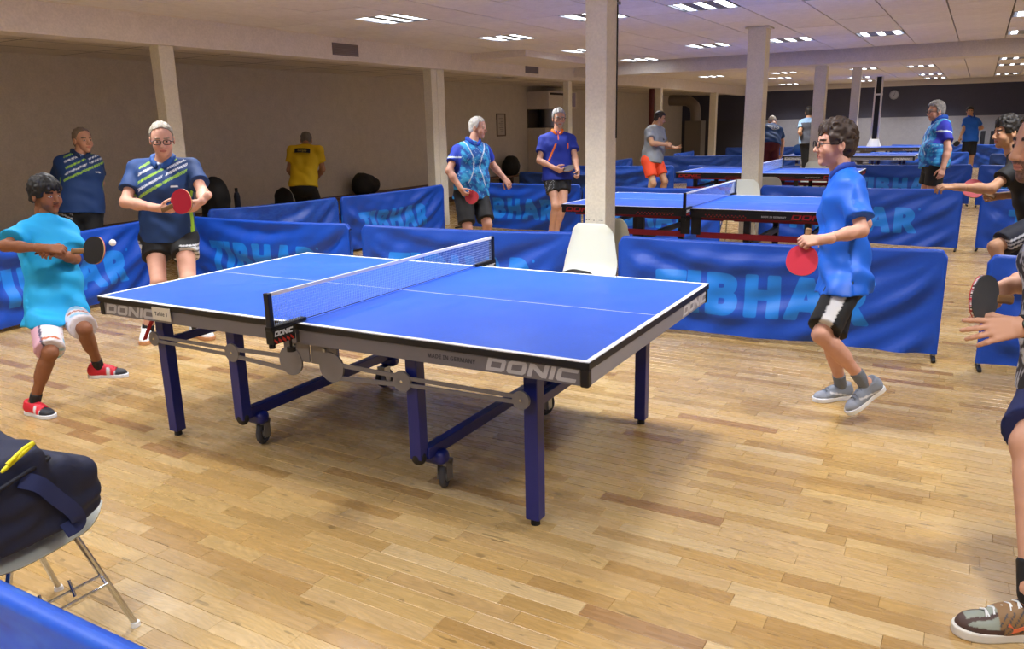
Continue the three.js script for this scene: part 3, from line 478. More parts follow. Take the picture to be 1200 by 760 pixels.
  const vid = new Int32Array(nx * ny * nz).fill(-1), P = [], I = [], sx = 1, sy = nx, sz = nx * ny;
  for (let z = 0; z < nz - 1; z++) for (let y = 0; y < ny - 1; y++) for (let x = 0; x < nx - 1; x++) {
    const id = x + nx * (y + ny * z), f0 = f[id]; if (f0 > far || f0 < -far) continue; let m = 0;
    for (let c = 0; c < 8; c++) { const q = f[id + off[c]]; v[c] = q; if (q < 0) m |= 1 << c; }
    if (m === 0 || m === 255) continue; let cx = 0, cy = 0, cz = 0, k = 0;
    for (let c = 0; c < 8; c++) for (let b = 1; b < 8; b <<= 1) { if (c & b) continue; const e = c | b; if ((v[c] < 0) === (v[e] < 0)) continue; const t = v[c] / (v[c] - v[e]); cx += (c & 1) + (b === 1 ? t : 0); cy += ((c >> 1) & 1) + (b === 2 ? t : 0); cz += ((c >> 2) & 1) + (b === 4 ? t : 0); k++; }
    vid[id] = P.length / 3; P.push(o[0] + (x + cx / k) * cell, o[1] + (y + cy / k) * cell, o[2] + (z + cz / k) * cell);
  }
  const quad = (a, b, c, d, flip) => { if (a < 0 || b < 0 || c < 0 || d < 0) return; if (flip) I.push(a, c, b, a, d, c); else I.push(a, b, c, a, c, d); };
  for (let z = 1; z < nz - 1; z++) for (let y = 1; y < ny - 1; y++) for (let x = 1; x < nx - 1; x++) {
    const id = x + nx * (y + ny * z), f0 = f[id], a = f0 < 0; if (f0 > far || f0 < -far) continue;
    if (a !== f[id + 1] < 0) quad(vid[id - sy - sz], vid[id - sz], vid[id], vid[id - sy], !a);
    if (a !== f[id + sy] < 0) quad(vid[id - sx - sz], vid[id - sx], vid[id], vid[id - sz], !a);
    if (a !== f[id + sz] < 0) quad(vid[id - sx - sy], vid[id - sy], vid[id], vid[id - sx], !a);
  }
  const g = new THREE.BufferGeometry(); g.setAttribute('position', new THREE.Float32BufferAttribute(P, 3)); g.setIndex(I); g.computeVertexNormals();
  const C = new Float32Array(P.length); for (let i = 0; i < P.length; i += 3) { const c = color ? (Array.isArray(color) ? color : color([P[i], P[i + 1], P[i + 2]])) : [1, 1, 1]; C[i] = c[0]; C[i + 1] = c[1]; C[i + 2] = c[2]; }
  g.setAttribute('color', new THREE.BufferAttribute(C, 3)); return g;
}
function noise3(p, s, f) { return vnoise(p[0] * f + p[2] * f * 0.7, p[1] * f, s) + vnoise(p[2] * f - p[0] * f * 0.6, p[1] * f * 0.8 + p[0] * f * 0.4, s + 5) - 1; }
// ---------------------------------------------------------------- people
const skinMat = phys('#ffffff', 0.52, { vertexColors: true, specularIntensity: 0.5 }), clothMat = phys('#ffffff', 0.75, { vertexColors: true, sheen: 0.15, sheenRoughness: 0.6 }), shinyCloth = phys('#ffffff', 0.55, { vertexColors: true, sheen: 0.25, sheenRoughness: 0.5 }), hairMat = std('#ffffff', 0.6, { vertexColors: true }), shoeMat = std('#ffffff', 0.6, { vertexColors: true });
const SKIN = { fair: LIN('#cf9f86'), pink: LIN('#d3a08a'), tan: LIN('#b98768'), brown: LIN('#8a5a40'), olive: LIN('#c09374') };
function headGeo(cell, skin, hairCol, o) {
  const dk = mul(skin, 0.62), lip = [skin[0] * 0.86, skin[1] * 0.6, skin[2] * 0.6], brow = o.brow ?? hairCol;
  const prims = [
    ell([0, 0.042, -0.012], [0.076, 0.087, 0.096], 0.02), ell([0, 0.0, 0.02], [0.066, 0.085, 0.07], 0.02), ell([0, -0.06, 0.028], [0.05 * (o.jaw ?? 1), 0.05, 0.058], 0.025), ell([0, -0.094, 0.064], [0.024, 0.018, 0.02], 0.02),
    ell([0.036, -0.03, 0.056], [0.028, 0.03, 0.028], 0.02), ell([-0.036, -0.03, 0.056], [0.028, 0.03, 0.028], 0.02),
    ell([0.033, 0.007, 0.1], [0.018, 0.012, 0.016], 0.012, { sub: true }), ell([-0.033, 0.007, 0.1], [0.018, 0.012, 0.016], 0.012, { sub: true }),
    cap([-0.036, 0.029, 0.079], [0.036, 0.029, 0.079], 0.008, 0.008, 0.012), cap([0, 0.014, 0.086], [0, -0.026, 0.106], 0.008, 0.0125, 0.012), ell([0.012, -0.031, 0.096], [0.009, 0.008, 0.009], 0.006), ell([-0.012, -0.031, 0.096], [0.009, 0.008, 0.009], 0.006),
    ell([0.032, 0.007, 0.078], [0.0125, 0.0115, 0.012], 0.003), ell([-0.032, 0.007, 0.078], [0.0125, 0.0115, 0.012], 0.003),
    cap([-0.018, -0.054, 0.084], [0.018, -0.054, 0.084], 0.006, 0.006, 0.006), cap([-0.014, -0.064, 0.083], [0.014, -0.064, 0.083], 0.007, 0.007, 0.006), cap([-0.022, -0.059, 0.098], [0.022, -0.059, 0.098], 0.0022, 0.0022, 0.004, { sub: true }),
    ell([0.079, -0.004, -0.008], [0.009, 0.031, 0.019], 0.008), ell([-0.079, -0.004, -0.008], [0.009, 0.031, 0.019], 0.008), ell([0.088, 0.0, -0.004], [0.006, 0.016, 0.009], 0.004, { sub: true }), ell([-0.088, 0.0, -0.004], [0.006, 0.016, 0.009], 0.004, { sub: true }),
    cap([0, -0.05, -0.025], [0, -0.15, -0.04], 0.054, 0.056, 0.03),
  ];
  const color = ([x, y, z]) => {
    const ax = Math.abs(x), ex = ax - 0.032, ey = y - 0.007;
    if (z > 0.07 && ex * ex + ey * ey * 4.5 < 0.00015) { const q = ex * ex + ey * ey; return q < 0.00004 ? [0.02, 0.015, 0.012] : ey > 0.0035 ? mul(dk, 0.5) : [0.5, 0.48, 0.46]; }
    if (z > 0.06 && ax > 0.014 && ax < 0.052 && Math.abs(y - 0.031 + (ax - 0.033) * (ax - 0.033) * 6) < 0.0055) return brow;
    if (z > 0.076 && ax < 0.023 && Math.abs(y + 0.059) < 0.010 - ax * 0.22) return Math.abs(y + 0.059) < 0.0022 ? mul(lip, 0.4) : lip;
    if (o.beard && z > 0.0 && y < -0.04 && !(ax < 0.02 && y > -0.07 && y < -0.05)) { const m = o.beard; return lerp(skin, m, 0.62 + 0.3 * vnoise(x * 400, y * 400, 6)); }
    const r = z > 0.05 && ax > 0.02 && y < 0 && y > -0.05 ? 0.06 : 0; const n = 1 - 0.06 * vnoise(x * 90, y * 90 + z * 60, 8); return [skin[0] * n, skin[1] * (n - r), skin[2] * (n - r)];
  };
  return solid(prims, cell, { color });
}
function hairGeo(cell, col, o) {
  const t = o.t ?? 0.012, s = o.seed ?? 1, yf = o.yf ?? 0.075, z0 = o.z0 ?? 0.03, side = o.side ?? -0.012, back = o.back ?? -0.06;
  const prims = [ell([0, 0.042, -0.012], [0.076 + t, 0.087 + t, 0.096 + t], 0.02), ell([0, -0.02, -0.05], [0.064 + t * 0.6, 0.06, 0.05 + t * 0.6], 0.02)];
  if (o.fringe) prims.push(ell([0, 0.068, 0.06], [0.066, 0.036, 0.036], 0.02));
  if (o.volume) prims.push(ell([0, 0.095, 0.0], [0.075, 0.055, 0.09], 0.02));
  return solid(prims, cell, {
    disp: p => (o.rough ?? 0.004) * (Math.sin(p[0] * 210 + 4 * vnoise(p[2] * 60, p[1] * 60, s)) * 0.4 + 1.2 * noise3(p, s, 55)),
    cut: ([x, y, z]) => {
      const front = Math.min(z - z0 - Math.max(0, y - 0.02) * (o.slope ?? 0.2), yf - y + (o.jag ? o.jag * Math.sin(x * 160 + 2 * Math.sin(x * 60)) : 0) - Math.abs(x) * (o.arch ?? 0.25));
      const sideCut = Math.min(z + 0.022, side - y), low = back - y + Math.max(0, z + 0.05) * 0.5; let c = Math.max(front, sideCut, low);
      if (o.bald) c = Math.max(c, Math.min(y - o.bald, z + 0.07)); return c;
    }, color: p => mul(col, 0.75 + 0.5 * vnoise(p[0] * 260 + p[2] * 40, p[1] * 40 + p[2] * 90, s + 3)),
  });
}
function handPrims(w, d, n, left, s, o) {
  const side = left ? cross(n, d) : cross(d, n), out = [], P = (a, b, c) => mad(mad(mad(w, d, a * s), side, b * s), n, c * s);
  const lens = [0.07, 0.078, 0.072, 0.056], curl = o.curl ?? 0.5, spread = o.spread ?? 0.05;
  for (let i = 0; i < 4; i++) {
    const b = 0.030 - i * 0.0195, k0 = P(0.088 - (i === 3 ? 0.01 : i === 0 ? 0.003 : 0), b, 0); out.push(cap(P(0.0, b * 0.55, 0), k0, 0.0155 * s, 0.0115 * s, 0.012 * s));
    let q = k0, ang = 0; const ci = curl * (o.vary ? o.vary[i] : 1 + 0.12 * i); const sp = (1.5 - i) * spread;
    [0.46, 0.3, 0.24].forEach((fr, m) => { ang += ci * [0.8, 1, 0.7][m]; const dir = unit(add(add(mul(d, Math.cos(ang)), mul(n, Math.sin(ang))), mul(side, sp * Math.cos(ang)))); const e = mad(q, dir, lens[i] * fr * s); out.push(cap(q, e, (0.0098 - m * 0.0011) * s, (0.0091 - m * 0.0012) * s, 0.003 * s)); q = e; });
  }
  const tb = P(0.026, 0.022, 0.006), to = o.thumb ?? 0.75, t1 = mad(tb, unit(add(add(mul(d, 0.62), mul(side, to)), mul(n, 0.35))), 0.045 * s), t2 = mad(t1, unit(add(add(mul(d, 0.85), mul(side, to * 0.35)), mul(n, 0.35 + 0.5 * curl))), 0.034 * s), t3 = mad(t2, unit(add(add(mul(d, 0.8), mul(side, to * 0.05)), mul(n, 0.35 + 0.8 * curl))), 0.026 * s);
  out.push(cap(tb, t1, 0.0155 * s, 0.0115 * s, 0.012 * s), cap(t1, t2, 0.0115 * s, 0.0098 * s, 0.004 * s), cap(t2, t3, 0.0098 * s, 0.008 * s, 0.003 * s));
  out.push(cap(mad(w, d, -0.06 * s), w, 0.029 * s, 0.0245 * s, 0.015 * s)); return out;
}
function shoeParts(s, o, cell) {
  // toe towards +z, origin on the ground below the ankle
  const sh = new THREE.Shape(); const pts = [[0, -0.075], [0.028, -0.066], [0.034, -0.03], [0.03, 0.03], [0.04, 0.09], [0.043, 0.13], [0.034, 0.17], [0.012, 0.19], [-0.016, 0.186], [-0.036, 0.16], [-0.042, 0.12], [-0.038, 0.08], [-0.029, 0.03], [-0.033, -0.03], [-0.027, -0.066]].map(p => new THREE.Vector2(p[0] * 1.08, -p[1]));
  sh.setFromPoints(new THREE.SplineCurve([...pts, pts[0]]).getPoints(60)); const sole = new THREE.ExtrudeGeometry(sh, { depth: 0.018, bevelEnabled: true, bevelSize: 0.004, bevelThickness: 0.005, bevelSegments: 2 }).rotateX(-Math.PI / 2).translate(0, 0.005, 0).scale(s, s, s);
  const k = 0.03, prims = [cap([0, 0.05, -0.035], [0, 0.045, 0.06], 0.041, 0.04, k), ell([0, 0.03, 0.115], [0.046, 0.036, 0.072], k), cap([0, 0.062, -0.03], [0, 0.095, -0.022], 0.04, 0.041, k), cap([0, 0.075, 0.02], [0, 0.06, 0.07], 0.028, 0.026, k)].map(p => p.c ? { ...p, c: mul(p.c, s), r: mul(p.r, s), k: p.k * s } : { ...p, a: mul(p.a, s), b: mul(p.b, s), ra: p.ra * s, rb: p.rb * s, k: p.k * s });
  const up = solid(prims, cell, { cut: p => Math.max(0.02 * s - p[1], p[1] - (0.1 + Math.max(0, -p[2] / s) * 0.2) * s), color: p => (o.color ? o.color([p[0] / s, p[1] / s, p[2] / s]) : o.upper) });
  const laces = []; for (let i = 0; i < 5; i++) { const z = 0.03 + i * 0.02, y = 0.1 - i * 0.0075; laces.push(flat(tube([[-0.02, y - 0.004, z], [0, y + 0.005, z + 0.003], [0.02, y - 0.004, z + 0.008]].map(p => mul(p, s)), 0.0028 * s, 8, 6)), flat(tube([[0.02, y - 0.004, z], [0, y + 0.006, z + 0.003], [-0.02, y - 0.004, z + 0.008]].map(p => mul(p, s)), 0.0028 * s, 8, 6))); }
  return { sole, up, laces: mergeGeometries(laces) };
}
function glassesGeo() {
  const ring = x => { const pts = []; for (let i = 0; i < 20; i++) { const a = i / 20 * Math.PI * 2, c = Math.cos(a), q = Math.sin(a); pts.push([x + 0.025 * Math.sign(c) * Math.pow(Math.abs(c), 0.6), 0.006 + 0.0165 * Math.sign(q) * Math.pow(Math.abs(q), 0.6), 0.105 - 0.06 * Math.abs(x + 0.025 * c) * Math.abs(x + 0.025 * c) * 30 * 0.5]); } return tube(pts, 0.003, 60, 6, true); };
  return [ring(0.033), ring(-0.033), tube([[-0.009, 0.01, 0.106], [0, 0.013, 0.109], [0.009, 0.01, 0.106]], 0.002, 10, 6), tube([[0.058, 0.012, 0.1], [0.074, 0.012, 0.09], [0.08, 0.012, 0.02], [0.081, 0.004, -0.02]], 0.003, 24, 6), tube([[-0.058, 0.012, 0.1], [-0.074, 0.012, 0.09], [-0.08, 0.012, 0.02], [-0.081, 0.004, -0.02]], 0.003, 24, 6)];
}
const glassesShape = glassesGeo(), glassesMat = std('#15161c', 0.35);
const JOINTS = {P1:{hd:[-2.333,1.213,0.414],nk:[-2.333,1.072,0.432],sR:[-2.300,1.024,0.570],sL:[-2.349,1.001,0.319],hR:[-2.206,0.537,0.610],hL:[-2.272,0.525,0.437],eR:[-2.178,0.969,0.778],wR:[-2.024,0.942,0.627],kR:[-1.936,0.374,0.758],aR:[-2.078,0.071,0.825],tR:[-1.934,-0.038,0.813],eL:[-2.180,0.837,0.389],wL:[-2.064,0.901,0.562],kL:[-1.945,0.460,0.537],aL:[-2.079,0.175,0.406],tL:[-1.976,0.071,0.299]},
P2:{hd:[-2.875,1.511,-0.826],nk:[-2.954,1.344,-0.874],sR:[-3.188,1.308,-0.798],sL:[-2.821,1.312,-1.015],hR:[-3.080,0.753,-0.794],hL:[-2.882,0.754,-0.911],eR:[-3.103,1.057,-0.606],wR:[-2.809,1.014,-0.681],kR:[-2.842,0.454,-0.614],aR:[-2.994,0.065,-0.561],tR:[-2.841,0.008,-0.421],eL:[-2.583,1.115,-0.907],wL:[-2.352,1.082,-0.708],kL:[-2.632,0.472,-0.723],aL:[-2.685,0.059,-0.791],tL:[-2.478,0.006,-0.768]},
P3:{hd:[-5.175,1.505,-1.627],nk:[-5.202,1.366,-1.594],sR:[-5.255,1.316,-1.428],sL:[-5.162,1.311,-1.721],hR:[-5.187,0.839,-1.412],hL:[-5.108,0.835,-1.565],eR:[-5.459,1.105,-1.463],wR:[-5.538,0.911,-1.619],kR:[-5.170,0.420,-1.334],aR:[-5.222,-0.001,-1.296],tR:[-5.017,-0.011,-1.223],eL:[-5.315,1.081,-1.828],wL:[-5.505,0.904,-1.799],kL:[-5.084,0.414,-1.500],aL:[-4.968,0.024,-1.373],tL:[-4.760,0.012,-1.309]},
P4:{hd:[-5.993,1.412,-5.509],nk:[-5.884,1.331,-5.370],sL:[-6.011,1.300,-5.227],sR:[-5.674,1.292,-5.422],hL:[-5.866,0.780,-5.135],hR:[-5.729,0.777,-5.215],eR:[-5.710,1.012,-5.498],wR:[-5.912,0.870,-5.572],kR:[-5.793,0.431,-5.447],aR:[-5.700,0.085,-5.224],tR:[-5.762,0.025,-5.403],eL:[-6.043,1.014,-5.175],wL:[-6.142,0.880,-5.372],kL:[-5.957,0.432,-5.356],aL:[-5.894,0.085,-5.126],tL:[-5.955,0.025,-5.305]},
P5:{hd:[-2.634,1.544,-4.889],nk:[-2.667,1.380,-4.821],sR:[-2.786,1.308,-4.670],sL:[-2.604,1.306,-4.980],hR:[-2.687,0.792,-4.613],hL:[-2.598,0.788,-4.808],eR:[-2.794,1.073,-4.491],wR:[-2.628,0.873,-4.476],kR:[-2.548,0.415,-4.469],aR:[-2.660,0.014,-4.559],tR:[-2.466,-0.009,-4.462],eL:[-2.635,1.106,-5.196],wL:[-2.436,0.948,-5.138],kL:[-2.391,0.451,-4.649],aL:[-2.493,0.042,-4.713],tL:[-2.464,-0.029,-4.917]},
P6:{hd:[-2.560,1.644,-6.852],nk:[-2.568,1.451,-6.814],sR:[-2.722,1.375,-6.702],sL:[-2.412,1.378,-6.921],hR:[-2.586,0.871,-6.634],hL:[-2.438,0.877,-6.758],eR:[-2.720,1.093,-6.566],wR:[-2.465,0.993,-6.529],kR:[-2.416,0.496,-6.449],aR:[-2.542,0.072,-6.534],tR:[-2.458,0.045,-6.321],eL:[-2.288,1.118,-6.799],wL:[-2.165,0.945,-6.622],kL:[-2.338,0.503,-6.527],aL:[-2.486,0.081,-6.580],tL:[-2.344,0.040,-6.404]},
P7:{hd:[-2.614,1.633,-11.028],nk:[-2.651,1.484,-10.962],sR:[-2.709,1.413,-10.728],sL:[-2.627,1.419,-11.173],hR:[-2.693,0.902,-10.671],hL:[-2.624,0.905,-10.928],eR:[-2.573,1.206,-10.548],wR:[-2.387,1.184,-10.742],kR:[-2.548,0.493,-10.588],aR:[-2.711,0.085,-10.625],tR:[-2.526,0.025,-10.553],eL:[-2.613,1.139,-11.294],wL:[-2.373,1.110,-11.173],kL:[-2.426,0.517,-10.861],aL:[-2.505,0.085,-10.903],tL:[-2.320,0.025,-10.832]},
P8:{hd:[-1.250,1.527,-13.975],nk:[-1.215,1.459,-13.833],sL:[-1.314,1.396,-13.612],sR:[-1.043,1.373,-13.764],hL:[-1.207,1.082,-13.367],hR:[-1.074,1.079,-13.445],eR:[-1.014,1.132,-13.937],wR:[-0.987,0.915,-13.791],kR:[-1.041,0.582,-13.486],aR:[-1.036,0.085,-13.433],tR:[-0.979,0.025,-13.617],eL:[-1.331,1.108,-13.683],wL:[-1.266,0.865,-13.760],kL:[-1.221,0.584,-13.424],aL:[-1.265,0.085,-13.385],tL:[-1.208,0.025,-13.569]},
P9:{hd:[-0.830,1.708,-15.603],nk:[-0.826,1.572,-15.530],sL:[-0.932,1.511,-15.449],sR:[-0.657,1.504,-15.609],hL:[-0.834,1.056,-15.373],hR:[-0.688,1.052,-15.458],eR:[-0.561,1.269,-15.454],wR:[-0.630,1.084,-15.627],kR:[-0.655,0.569,-15.498],aR:[-0.650,0.085,-15.446],tR:[-0.593,0.025,-15.630],eL:[-0.933,1.296,-15.243],wL:[-0.897,1.182,-15.477],kL:[-0.779,0.568,-15.381],aL:[-0.753,0.085,-15.296],tL:[-0.696,0.025,-15.480]},
P10:{hd:[1.798,1.422,-1.559],nk:[1.855,1.272,-1.548],sL:[1.918,1.211,-1.399],sR:[1.823,1.192,-1.697],hL:[1.946,0.719,-1.320],hR:[1.888,0.680,-1.513],eR:[1.961,0.977,-1.769],wR:[1.828,0.880,-1.602],kR:[1.886,0.390,-1.289],aR:[1.939,0.083,-1.510],tR:[1.802,0.023,-1.384],eL:[2.001,1.002,-1.259],wL:[1.826,0.965,-1.109],kL:[1.874,0.485,-1.047],aL:[2.104,0.211,-1.181],tL:[2.033,0.043,-1.113]},
P11:{hd:[1.938,1.625,-9.034],nk:[2.000,1.503,-9.034],sL:[2.066,1.416,-8.832],sR:[1.941,1.425,-9.192],hL:[2.017,0.950,-8.762],hR:[1.967,0.950,-8.972],eR:[1.923,1.141,-9.283],wR:[1.889,0.943,-9.112],kR:[1.909,0.519,-8.978],aR:[1.937,0.085,-8.975],tR:[1.745,0.025,-8.995],eL:[2.136,1.148,-8.719],wL:[2.105,0.916,-8.598],kL:[1.998,0.515,-8.764],aL:[2.066,0.085,-8.757],tL:[1.874,0.025,-8.776]},
P12:{hd:[2.172,1.684,-21.845],nk:[2.217,1.539,-21.853],sR:[2.096,1.476,-21.763],sL:[2.363,1.469,-21.918],hR:[2.193,0.943,-21.664],hL:[2.332,0.939,-21.745],eR:[2.076,1.211,-21.640],wR:[2.020,1.016,-21.482],kR:[2.174,0.514,-21.623],aR:[2.164,0.085,-21.667],tR:[2.145,0.025,-21.479],eL:[2.506,1.244,-22.037],wL:[2.276,1.170,-21.947],kL:[2.343,0.512,-21.700],aL:[2.362,0.085,-21.742],tL:[2.343,0.025,-21.553]},
P13:{hd:[2.657,1.428,-4.134],nk:[2.729,1.280,-4.133],sL:[2.737,1.201,-3.924],sR:[2.733,1.201,-4.328],hL:[2.952,0.767,-3.970],hR:[2.943,0.735,-4.242],eR:[2.861,0.957,-4.405],wR:[2.636,0.934,-4.295],kR:[2.768,0.376,-4.343],aR:[3.057,0.085,-4.382],tR:[2.873,0.025,-4.400],eL:[2.590,1.036,-3.743],wL:[2.353,1.050,-3.659],kL:[2.659,0.610,-3.726],aL:[2.847,0.090,-3.646],tL:[2.677,0.030,-3.626]},
P14:{hd:[2.670,1.455,-0.106],nk:[2.756,1.294,-0.169],sL:[2.777,1.215,0.140],sR:[2.752,1.187,-0.339],hL:[2.832,0.717,0.086],hR:[2.816,0.653,-0.124],eR:[2.821,0.924,-0.479],wR:[2.626,0.943,-0.293],kR:[2.715,0.547,0.292],aR:[2.760,0.164,0.506],tR:[2.589,0.036,0.576],eL:[2.867,0.925,0.101],wL:[2.646,0.915,0.256],kL:[2.902,0.521,0.475],aL:[3.063,0.133,0.341],tL:[2.884,0.004,0.388]}};
function person(key, label, o) {
  const raw = JOINTS[key], H = o.H, s = H / 1.75, bw = (o.bulk ?? 1), cell = o.cell ?? 0.011, hx = (raw.hL[0] + raw.hR[0]) / 2, hz = (raw.hL[2] + raw.hR[2]) / 2, J = {};
  for (const k in raw) J[k] = [raw[k][0] - hx, raw[k][1], raw[k][2] - hz];
  const g = thing('person', label, 'person', [hx, 0, hz]);
  const skin = o.skin, pel = lerp(J.hL, J.hR, 0.5), up = unit(sub(J.nk, pel)), lat0 = unit(sub(J.sL, J.sR)), fwd = unit(cross(lat0, up)), lat = cross(up, fwd), T = len(sub(J.nk, pel));
  const torso = t => lerp(J.nk, pel, t), W = 0.5 * len(sub(J.sL, J.sR));
  const belly = o.belly ?? 1;
  // bones: radii in metres for a person of 1.75 m
  const R = v => v * s * bw, tors = e => [
    cap(mad(torso(0.17), lat, -W * 0.6), mad(torso(0.17), lat, W * 0.6), R(0.075) + e, R(0.075) + e, 0.05), cap(torso(0.03), mad(J.sL, up, -0.012 * s), R(0.05) + e, R(0.047) + e, 0.03), cap(torso(0.03), mad(J.sR, up, -0.012 * s), R(0.05) + e, R(0.047) + e, 0.03),
    cap(mad(mad(torso(0.33), lat, -R(0.075)), fwd, R(0.01)), mad(mad(torso(0.33), lat, R(0.075)), fwd, R(0.01)), R(0.108) + e, R(0.108) + e, 0.06), cap(mad(mad(torso(0.68), lat, -R(0.06)), fwd, R(0.015) * belly), mad(mad(torso(0.68), lat, R(0.06)), fwd, R(0.015) * belly), R(0.105) * (0.4 + 0.6 * belly) + e, R(0.105) * (0.4 + 0.6 * belly) + e, 0.06),
  ];
  const pelv = e => [cap(J.hL, J.hR, R(0.098) + e, R(0.098) + e, 0.05), cap(torso(0.85), pel, R(0.1) + e, R(0.105) + e, 0.05)];
  const body = [...tors(0), ...pelv(0), cap(J.nk, J.hd, R(0.056), R(0.05), 0.03)];
  for (const S of ['L', 'R']) {
    const sh = J['s' + S], e = J['e' + S], w = J['w' + S], h = J['h' + S], k = J['k' + S], a = J['a' + S], calf = mad(lerp(k, a, 0.3), fwd, -0.016 * s);
    body.push(cap(mad(sh, up, -0.012 * s), e, R(0.047), R(0.039), 0.03), cap(lerp(e, w, 0.02), lerp(e, w, 0.35), R(0.041), R(0.04), 0.025), cap(lerp(e, w, 0.35), w, R(0.039), R(0.026), 0.025), cap(h, k, R(0.08), R(0.054), 0.03), cap(k, a, R(0.05), R(0.034), 0.025), cap(mad(calf, unit(sub(a, k)), -0.03), mad(calf, unit(sub(a, k)), 0.05), R(0.05), R(0.044), 0.03), cap(a, add(a, [0, -0.03 * s, 0]), R(0.035), R(0.035), 0.02));
  }
  const geos = [solid(body, cell, { color: p => { const n = 1 - 0.07 * vnoise(p[0] * 40 + p[2] * 30, p[1] * 40, 12); return mul(skin, n); } })];
  // head
  const yaw = o.yaw * Math.PI / 180, hs = s * (o.headScale ?? 1) * (H < 1.6 ? 1.1 : 1), HM = new THREE.Matrix4().compose(new THREE.Vector3(...J.hd), new THREE.Quaternion().setFromEuler(new THREE.Euler((o.pitch ?? 0) * Math.PI / 180, yaw, (o.tilt ?? 0) * Math.PI / 180, 'YXZ')), new THREE.Vector3(hs, hs, hs));
  const hc = o.hc ?? 0.004; geos.push(headGeo(hc, skin, o.hair, o).applyMatrix4(HM));
  // hands
  const hand = {};
  for (const S of ['L', 'R']) {
    const ho = o['hand' + S] ?? {}, w = J['w' + S], fd = unit(sub(w, J['e' + S])), d = ho.d ? unit(ho.d) : fd, n = ortho(ho.n ?? mul(lat, S === 'L' ? -1 : 1), d);
    hand[S] = { w, d, n, palm: mad(mad(w, d, 0.075 * s), n, 0.03 * s) };
    geos.push(solid([...handPrims(w, d, n, S === 'L', s, ho), cap(lerp(J['e' + S], w, 0.75), w, R(0.029), R(0.025), 0.015)], o.hcell ?? 0.0042, { color: skin }));
  }
  for (const q of geos) { q.deleteAttribute('uv'); }
  part('body', mergeGeometries(geos), skinMat, g).userData.label = 'bare skin of head, arms and legs';
  if (o.hair && o.hairStyle !== 'none') part('hair', hairGeo(hc * 1.1, o.hair, o.hairStyle ?? {}).applyMatrix4(HM), hairMat, g);
  if (o.glasses) part('glasses', mergeGeometries(glassesShape.map(flat)).applyMatrix4(HM), glassesMat, g);
  // shirt
  const E = o.loose ?? 0.016, slv = o.sleeve ?? 0.62, hem = o.hem ?? 0.03, sc = o.scell ?? cell;
  const tl = p => { const q = sub(p, J.nk); return [dot(q, lat), dot(q, up), dot(q, fwd)]; };
  const shirt = [...tors(E), cap(torso(0.7), mad(pel, up, -hem), R(0.1) + E, R(0.112) + E, 0.05), cap(mad(mad(pel, up, 0.06), lat, -R(0.055)), mad(mad(pel, up, 0.06), lat, R(0.055)), R(0.112) * (0.5 + 0.5 * belly) + E, R(0.112) * (0.5 + 0.5 * belly) + E, 0.06), cap(mad(mad(pel, up, -hem), lat, -R(0.06)), mad(mad(pel, up, -hem), lat, R(0.06)), R(0.118) + E, R(0.118) + E, 0.06)];
  for (const S of ['L', 'R']) shirt.push(cap(mad(J['s' + S], up, -0.012 * s), lerp(J['s' + S], J['e' + S], slv), R(0.047) + E * 0.9, R(0.052) + E * 1.25, 0.03, { flat: true }));
  for (const q of [-1, 1]) shirt.push(cap(mad(torso(0.38), lat, q * R(0.082)), mad(mad(pel, up, -hem), lat, q * R(0.082)), R(0.092) + E, R(0.1) + E, 0.05));
  if (o.drape) for (const S of ['L', 'R']) shirt.push(cap(J['h' + S], lerp(J['h' + S], J['k' + S], 0.4), R(0.098) + E, R(0.092) + E, 0.06));
  shirt.push(cap(mad(J.nk, up, -0.005), lerp(J.nk, J.hd, 0.8), R(0.058), R(0.075), 0.008, { sub: true }));
  const hu = unit(add(up, [0, 0.8, 0])), hemP = mad(pel, hu, -hem), wob = o.wrinkle ?? 0.006;
  const sg = solid(shirt, sc, { cut: p => dot(sub(hemP, p), hu) - 0.004 * Math.sin(p[0] * 25 + p[2] * 21), disp: p => { const q = tl(p), lo = Math.min(1, Math.max(0, -q[1] / 0.3)); return wob * (0.7 * Math.sin(q[1] * 34 + q[0] * 21 * Math.sign(q[2]) + 5 * vnoise(q[0] * 6, q[1] * 6, 3)) * lo + 1.1 * noise3(q, 9, 14)); }, color: p => o.shirt(tl(p), p, T, W) });
  part('shirt', sg, o.shiny ? shinyCloth : clothMat, g).userData.label = o.shirtLabel ?? 'shirt';
  if (o.collar) {
    const cs = [], r = R(0.071), c0 = mad(mad(J.nk, fwd, 0.012), up, R(0.03)), tiltUp = unit(sub(J.hd, J.nk)); let prev;
    for (let i = 0; i <= 14; i++) { const a = -2.75 + 5.5 * i / 14, ca = Math.cos(a + Math.PI), sa = Math.sin(a + Math.PI); const p = mad(mad(mad(c0, fwd, r * ca), lat, r * 1.05 * sa), up, R(0.026) * (1 - ca) * 0.5 - R(0.05) * Math.max(0, ca) * Math.max(0, ca)); if (prev) cs.push(cap(prev, p, R(0.013), R(0.013), 0.01), cap(mad(prev, up, -R(0.018)), mad(p, up, -R(0.018)), R(0.016), R(0.016), 0.01)); prev = p; }
    part('collar', solid(cs, Math.min(cell, 0.008), { color: o.collar }), clothMat, g);
  }
  // shorts or trousers
  const SE = 0.014, st = o.shortsTo ?? 0.72, shorts = [...pelv(SE), cap(torso(0.82), mad(pel, up, -0.02), R(0.1) + SE, R(0.108) + SE, 0.05)];
  for (const S of ['L', 'R']) { const h = J['h' + S], k = J['k' + S], a = J['a' + S]; if (st <= 1) shorts.push(cap(h, lerp(h, k, st), R(0.092) + SE, R(0.078) + SE * 1.5, 0.025, { flat: true })); else shorts.push(cap(h, k, R(0.088) + SE, R(0.064) + SE, 0.03), cap(k, lerp(k, a, st - 1), R(0.062) + SE, R(0.05) + SE, 0.03, { flat: true })); }
